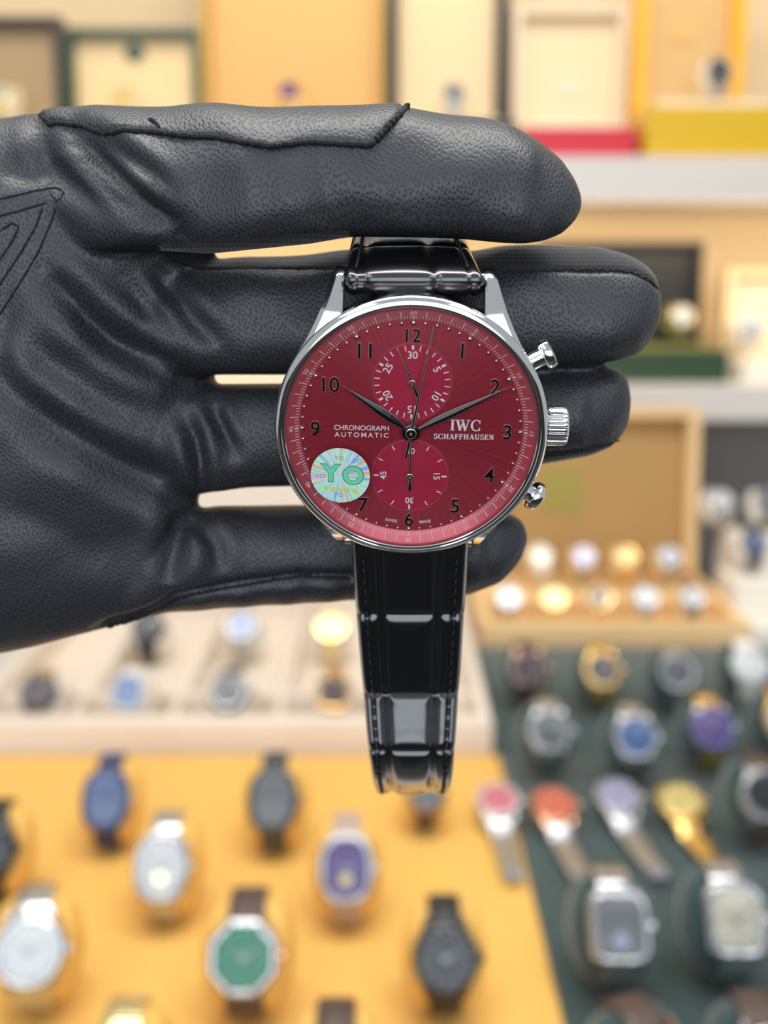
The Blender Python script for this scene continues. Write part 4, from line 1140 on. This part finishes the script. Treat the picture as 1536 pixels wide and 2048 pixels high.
MB().box(wx0 + .0145, wx1 - .0145, yw0 + .1182, ywb - .0145, 0.0122, 0.037).build('raised_floor', TAN, bxr, smooth=False)
lx0, lx1 = V(985, 900, ywb).x, V(1382, 830, ywb + .03).x
lh = V(1300, 812, ywb + 0.02).z - zw1
Ml = Matrix.Translation((0, ywb - 0.012, hw + 0.001)) @ Matrix.Rotation(math.radians(-6), 4, 'X')
def lid_part(name, m, parent, M_, x0, x1, y0, y1, z0, z1): return MB().box(x0, x1, y0, y1, z0, z1).xf(M_).build(name, m, parent, smooth=False)
lid = lid_part('lid', TAN, bxr, Ml, lx0, lx1, 0.0, 0.008, 0, lh)
for a in ((lx0, lx0 + .016, -.03, -.0002, 0, lh), (lx1 - .016, lx1, -.03, -.0002, 0, lh), (lx0 + .0162, lx1 - .0162, -.03, -.0002, lh - .014, lh)):
    lid_part('lid_rim', TAN, lid, Ml, *a)
lid_part('lid_lining', TAND, lid, Ml, lx0 + .0165, lx1 - .0165, -.006, -.0004, .002, lh - .0145)
lg = lid_part('lid_emblem', mat('green_gold_emblem', (0.35, 0.28, 0.05), 0.5), lid, Ml, *(V(1085, 950, ywb).x, V(1165, 950, ywb).x), -.0075, -.0062, lh*.36, lh*.62)
gW = 'watches in the wooden box'; cW = 'tan cushions in the wooden box'
def ww_(px, row, label, shape, case, dial, st, cush, sc=0.82, tilt=50, **kw):
    z = zc_ + (0.013 if row == 0 else 0.038) + lift(tilt, sc)
    y = yw0 + (0.063 if row == 0 else 0.176)
    dep = (Vector((0, y, z)) - CAM).dot(FWD); x = (px - 768)/F*dep
    display_watch(Vector((x, y, z)), label, shape, case, dial, st, gW, tilt=tilt, sc=sc, cushion=(TAN, cush, cW), **kw)
ww_(1018, 0, 'shiny silver watch in the front left slot of the wooden box', 'round', SILV, D_SILVER, SILV, 'tan cushion of the front left silver watch in the wooden box')
ww_(1108, 0, 'gold watch second from left in the wooden box front row', 'round', GOLDP, D_YEL, GOLDP, 'tan cushion under the second watch of the wooden box front row')
ww_(1200, 0, 'gold watch in the middle of the wooden box front row', 'round', GOLDP, D_BROWN, GOLD, 'tan cushion under the middle watch of the wooden box front row')
ww_(1292, 0, 'bright silver blue watch fourth in the wooden box front row', 'round', SILV, D_SILVER, SILV, 'tan cushion under the fourth watch of the wooden box front row')
ww_(1385, 0, 'steel watch at the right end of the wooden box front row', 'round', SILV, D_WHITE, SILVD, 'tan cushion at the right end of the wooden box front row')
ww_(1082, 1, 'cream white watch beside the little fingertip in the back row', 'round', D_WHITE, D_CREAM, CREAMW, 'tan cushion of the cream white watch beside the little fingertip')
ww_(1168, 1, 'steel watch with lilac blue dial in the wooden box back row', 'round', SILV, D_LILAC, SILV, 'tan cushion of the lilac blue watch in the back row')
ww_(1252, 1, 'bright yellow gold watch in the wooden box back row', 'round', GOLD, D_YEL, GOLD, 'tan cushion of the yellow gold watch in the back row')
ww_(1338, 1, 'silver watch at the right end of the wooden box back row', 'round', SILV, D_SILVER, SILV, 'tan cushion at the right end of the back row')

# ---- ivory cushion stand at the far right of the counter
ivx0, ivx1 = wx1 + 0.004, wx1 + 0.22
iv = empty('watch_stand', Matrix.Translation((0, 0, zc_))); tag(iv, 'ivory stepped watch stand to the right of the wooden box', 'stand')
ys = yg1 + 0.012
bev_box(ivx0, ivx1, ys, ys + 0.07, 0.0003, 0.035).build('stand_step', CREAMW, iv, angle=80)
bev_box(ivx0, ivx1, ys + 0.0702, ys + 0.145, 0.0003, 0.075).build('stand_step', CREAMW, iv, angle=80)
bev_box(ivx0 + .02, ivx1, ys + 0.1452, ys + 0.215, 0.0003, 0.115).build('stand_step', CREAMW, iv, angle=80)
def iw_(px, step, label, shape, case, dial, st, cush, sc=0.85, tilt=52, **kw):
    z = zc_ + (0.035, 0.075, 0.115)[step] + 0.001 + lift(tilt, sc); y = ys + (0.030, 0.099, 0.18)[step]
    dep = (Vector((0, y, z)) - CAM).dot(FWD); x = (px - 768)/F*dep
    display_watch(Vector((x, y, z)), label, shape, case, dial, st, 'watches on the ivory stand', tilt=tilt, sc=sc, cushion=(CREAMW, cush, 'ivory cushions on the stand'), **kw)
iw_(1442, 2, 'pearly silver watch on the top step of the ivory stand', 'round', SILV, D_WHITE, SILV, 'ivory cushion of the pearly silver watch on the top step')
iw_(1535, 2, 'steel watch cut by the right edge on the ivory stand', 'round', SILV, D_GREY, SILVD, 'ivory cushion at the right edge on the top step')
iw_(1510, 1, 'slate blue watch on the middle step of the ivory stand', 'round', GREYC, D_STEELBLUE, GREYC, 'ivory cushion of the slate blue watch on the middle step')

# ---- open presentation boxes on the shelves
def open_box(label, x0, x1, yf, z0, hbase, depth, lid_h, frame, lining, basem, rim=0.010, tilt=-4, inset=None, pad=CREAM, logo=None, base_x=None, seat_h=None):
    r = empty('presentation_box', Matrix.Translation((0, yf, z0))); tag(r, label, 'box')
    bx0, bx1 = base_x or (x0, x1)
    MB().box(bx0, bx1, 0, depth, 0.0003, hbase).build('base', basem, r, smooth=False)
    bev_box(bx0 + rim, bx1 - rim, rim, depth - rim, hbase + .0002, hbase + (seat_h or 0.006)).build('base_pad', pad, r, angle=80)
    M_ = Matrix.Translation((0, depth - 0.002, hbase + 0.0005)) @ Matrix.Rotation(math.radians(tilt), 4, 'X')
    ld = lid_part('lid', frame, r, M_, x0, x1, 0, .006, 0, lid_h)
    for a in ((x0, x0 + rim, -.028, -.0002, 0, lid_h), (x1 - rim, x1, -.028, -.0002, 0, lid_h), (x0 + rim + .0002, x1 - rim - .0002, -.028, -.0002, lid_h - rim, lid_h)):
        lid_part('lid_rim', frame, ld, M_, *a)
    lid_part('lid_lining', lining, ld, M_, x0 + rim + .0004, x1 - rim - .0004, -.008, -.0004, .004, lid_h - rim - .0004)
    if logo:
        u, wv, hv, m = logo
        xc = x0 + (x1 - x0)*u[0]; zc2 = lid_h*u[1]
        q = MB().loft([[(xc + wv/2*math.cos(t), yy, zc2 + hv/2*math.sin(t)) for t in np.linspace(0, 2*PI, 25)[:-1]] for yy in (-.0105, -.0082)]).xf(M_).build('lid_emblem', m, ld)
    return r
YU = 1.63
def bx_x(px, Y): return V(px, 150, Y).x
def bh(py, Y, z): return V(768, py, Y).z - z
def dw(px, Y, z, label, shape, case, dial, st, cush, cm=CREAM, sc=0.9, tilt=62, grp='watches shown in the open boxes', **kw):
    zz = z + lift(tilt, sc) + .001
    dep = (Vector((0, Y, zz)) - CAM).dot(FWD); x = (px - 768)/F*dep
    display_watch(Vector((x, Y, zz)), label, shape, case, dial, st, grp, tilt=tilt, sc=sc, cushion=(cm, cush, 'cushions in the open boxes'), **kw)
zs = Z_UPP
YL = YU + .165
open_box('dark brown open box with taupe lining at the upper left', bx_x(-110, YL), bx_x(134, YL), YU, zs, .055, .165, bh(40, YL, zs) - .055, BROWNBOX, mat('taupe_lining', (0.40, 0.28, 0.15), 0.7), BROWNBOX, rim=.013, pad=BEIGE)
dw(4, YU + .08, zs + .061, 'gold cream watch in the dark brown box at upper left', 'round', GOLDP, D_CREAM, GOLDP, 'cushion in the dark brown box')
open_box('dark green open box with cream lining and green tab', bx_x(140, YL), bx_x(404, YL), YU, zs, .05, .165, bh(63, YL, zs) - .05, GREENBOX, mat('butter_lining', (0.82, 0.61, 0.32), 0.6), GREENBOX, rim=.012, logo=((.5, .80), .034, .030, GREENBOX))
dw(245, YU + .08, zs + .056, 'yellow gold watch in the dark green box', 'round', GOLD, D_YEL, GOLD, 'cushion in the dark green box')
open_box('large golden tan open box with ochre frame', bx_x(408, YL), bx_x(768, YL), YU, zs, .05, .165, .36, OCHRE, GOLDBOX, OCHRE, rim=.014, pad=GOLDBOX, tilt=-3)
dw(578, YU + .08, zs + .058, 'dark dial watch with gold case in the golden tan box', 'round', ROSE, D_PURPLE, GOLD, 'cushion in the golden tan box', bezel=GOLD, cm=GOLDP, sc=1.0)
open_box('black framed open box with pale cream lining', bx_x(772, YL), bx_x(1012, YL), YU, zs, .056, .165, .33, BLACKBOX, mat('pale_lining', (0.80, 0.61, 0.36), 0.6), BLACKBOX, rim=.019, tilt=-3, base_x=(bx_x(776, YU), bx_x(1036, YU)))
dw(908, YU + .07, zs + .063, 'slim grey steel watch in the black framed box', 'tonneau', SILV, D_GREY, SILV, 'cushion in the black framed box', style='loop_bracelet', sc=.85)
open_box('ivory open box with red base on the upper shelf', bx_x(1024, YL), bx_x(1246, YL), YU - .01, zs, bh(256, YU, zs), .175, bh(38, YL, zs) - .03, mat('ivory_frame', (0.74, 0.62, 0.46), 0.5), mat('ivory_lining', (0.80, 0.63, 0.40), 0.6), REDBOX, rim=.013, tilt=-4, base_x=(bx_x(1052, YU), bx_x(1276, YU)), pad=CREAMW, logo=((.52, .40), .05, .03, CREAM))
YF = YU - .035
open_box('bright yellow open box with tan lining at the upper right', bx_x(1262, YF + .17), bx_x(1478, YF + .17), YF, zs, bh(212, YF, zs), .17, .30, YELORANGE, mat('tan_lining', (0.62, 0.40, 0.16), 0.6), YELBOX, rim=.020, tilt=-4, base_x=(bx_x(1300, YF), bx_x(1580, YF)), pad=CREAM, logo=((.45, .45), .045, .028, GOLDBOX), seat_h=.012)
dw(1440, YF + .06, zs + bh(212, YF, zs) + .014, 'black and chrome watch standing in the yellow box', 'round', SILVD, D_BLACK, SILV, 'cushion in the yellow box', bezel=SILV, sc=.95, tilt=70)
# amber pendant tag above, pale card behind at the right
# lower shelf
YS = 1.59
zl = Z_LOW
open_box('black lidded open box with green base on the lower shelf', bx_x(1085, YS + .13), V(1396, 560, YS + .13).x, YS, zl, V(1400, 702, YS).z - zl, .13, V(1300, 486, YS + .13).z - V(1400, 702, YS).z, BLACKBOX, BLACKBOX, GREENBOX, rim=.008, tilt=-3, base_x=(bx_x(1090, YS), V(1458, 720, YS).x), pad=OLIVE, seat_h=.004)
dw(1365, YS + .06, V(1400, 702, YS).z + .005, 'gold rimmed watch in the black lidded box on the lower shelf', 'round', GOLD, D_WHITE, SILV, 'olive cushion in the black lidded box', cm=OLIVE, sc=.9, tilt=66)
open_box('cream open box at the right end of the lower shelf', V(1450, 600, YS + .13).x, V(1640, 600, YS + .13).x, YS + .02, zl, .03, .13, .14, WALLM, CREAM, CREAMW, rim=.012, tilt=-4)
dw(1506, YS + .07, zl + .036, 'white watch on a cream pad at the right end of the lower shelf', 'round', SILV, D_WHITE, CREAMW, 'cream cushion at the right end of the lower shelf', cm=CREAMW, sc=1.0, tilt=66)
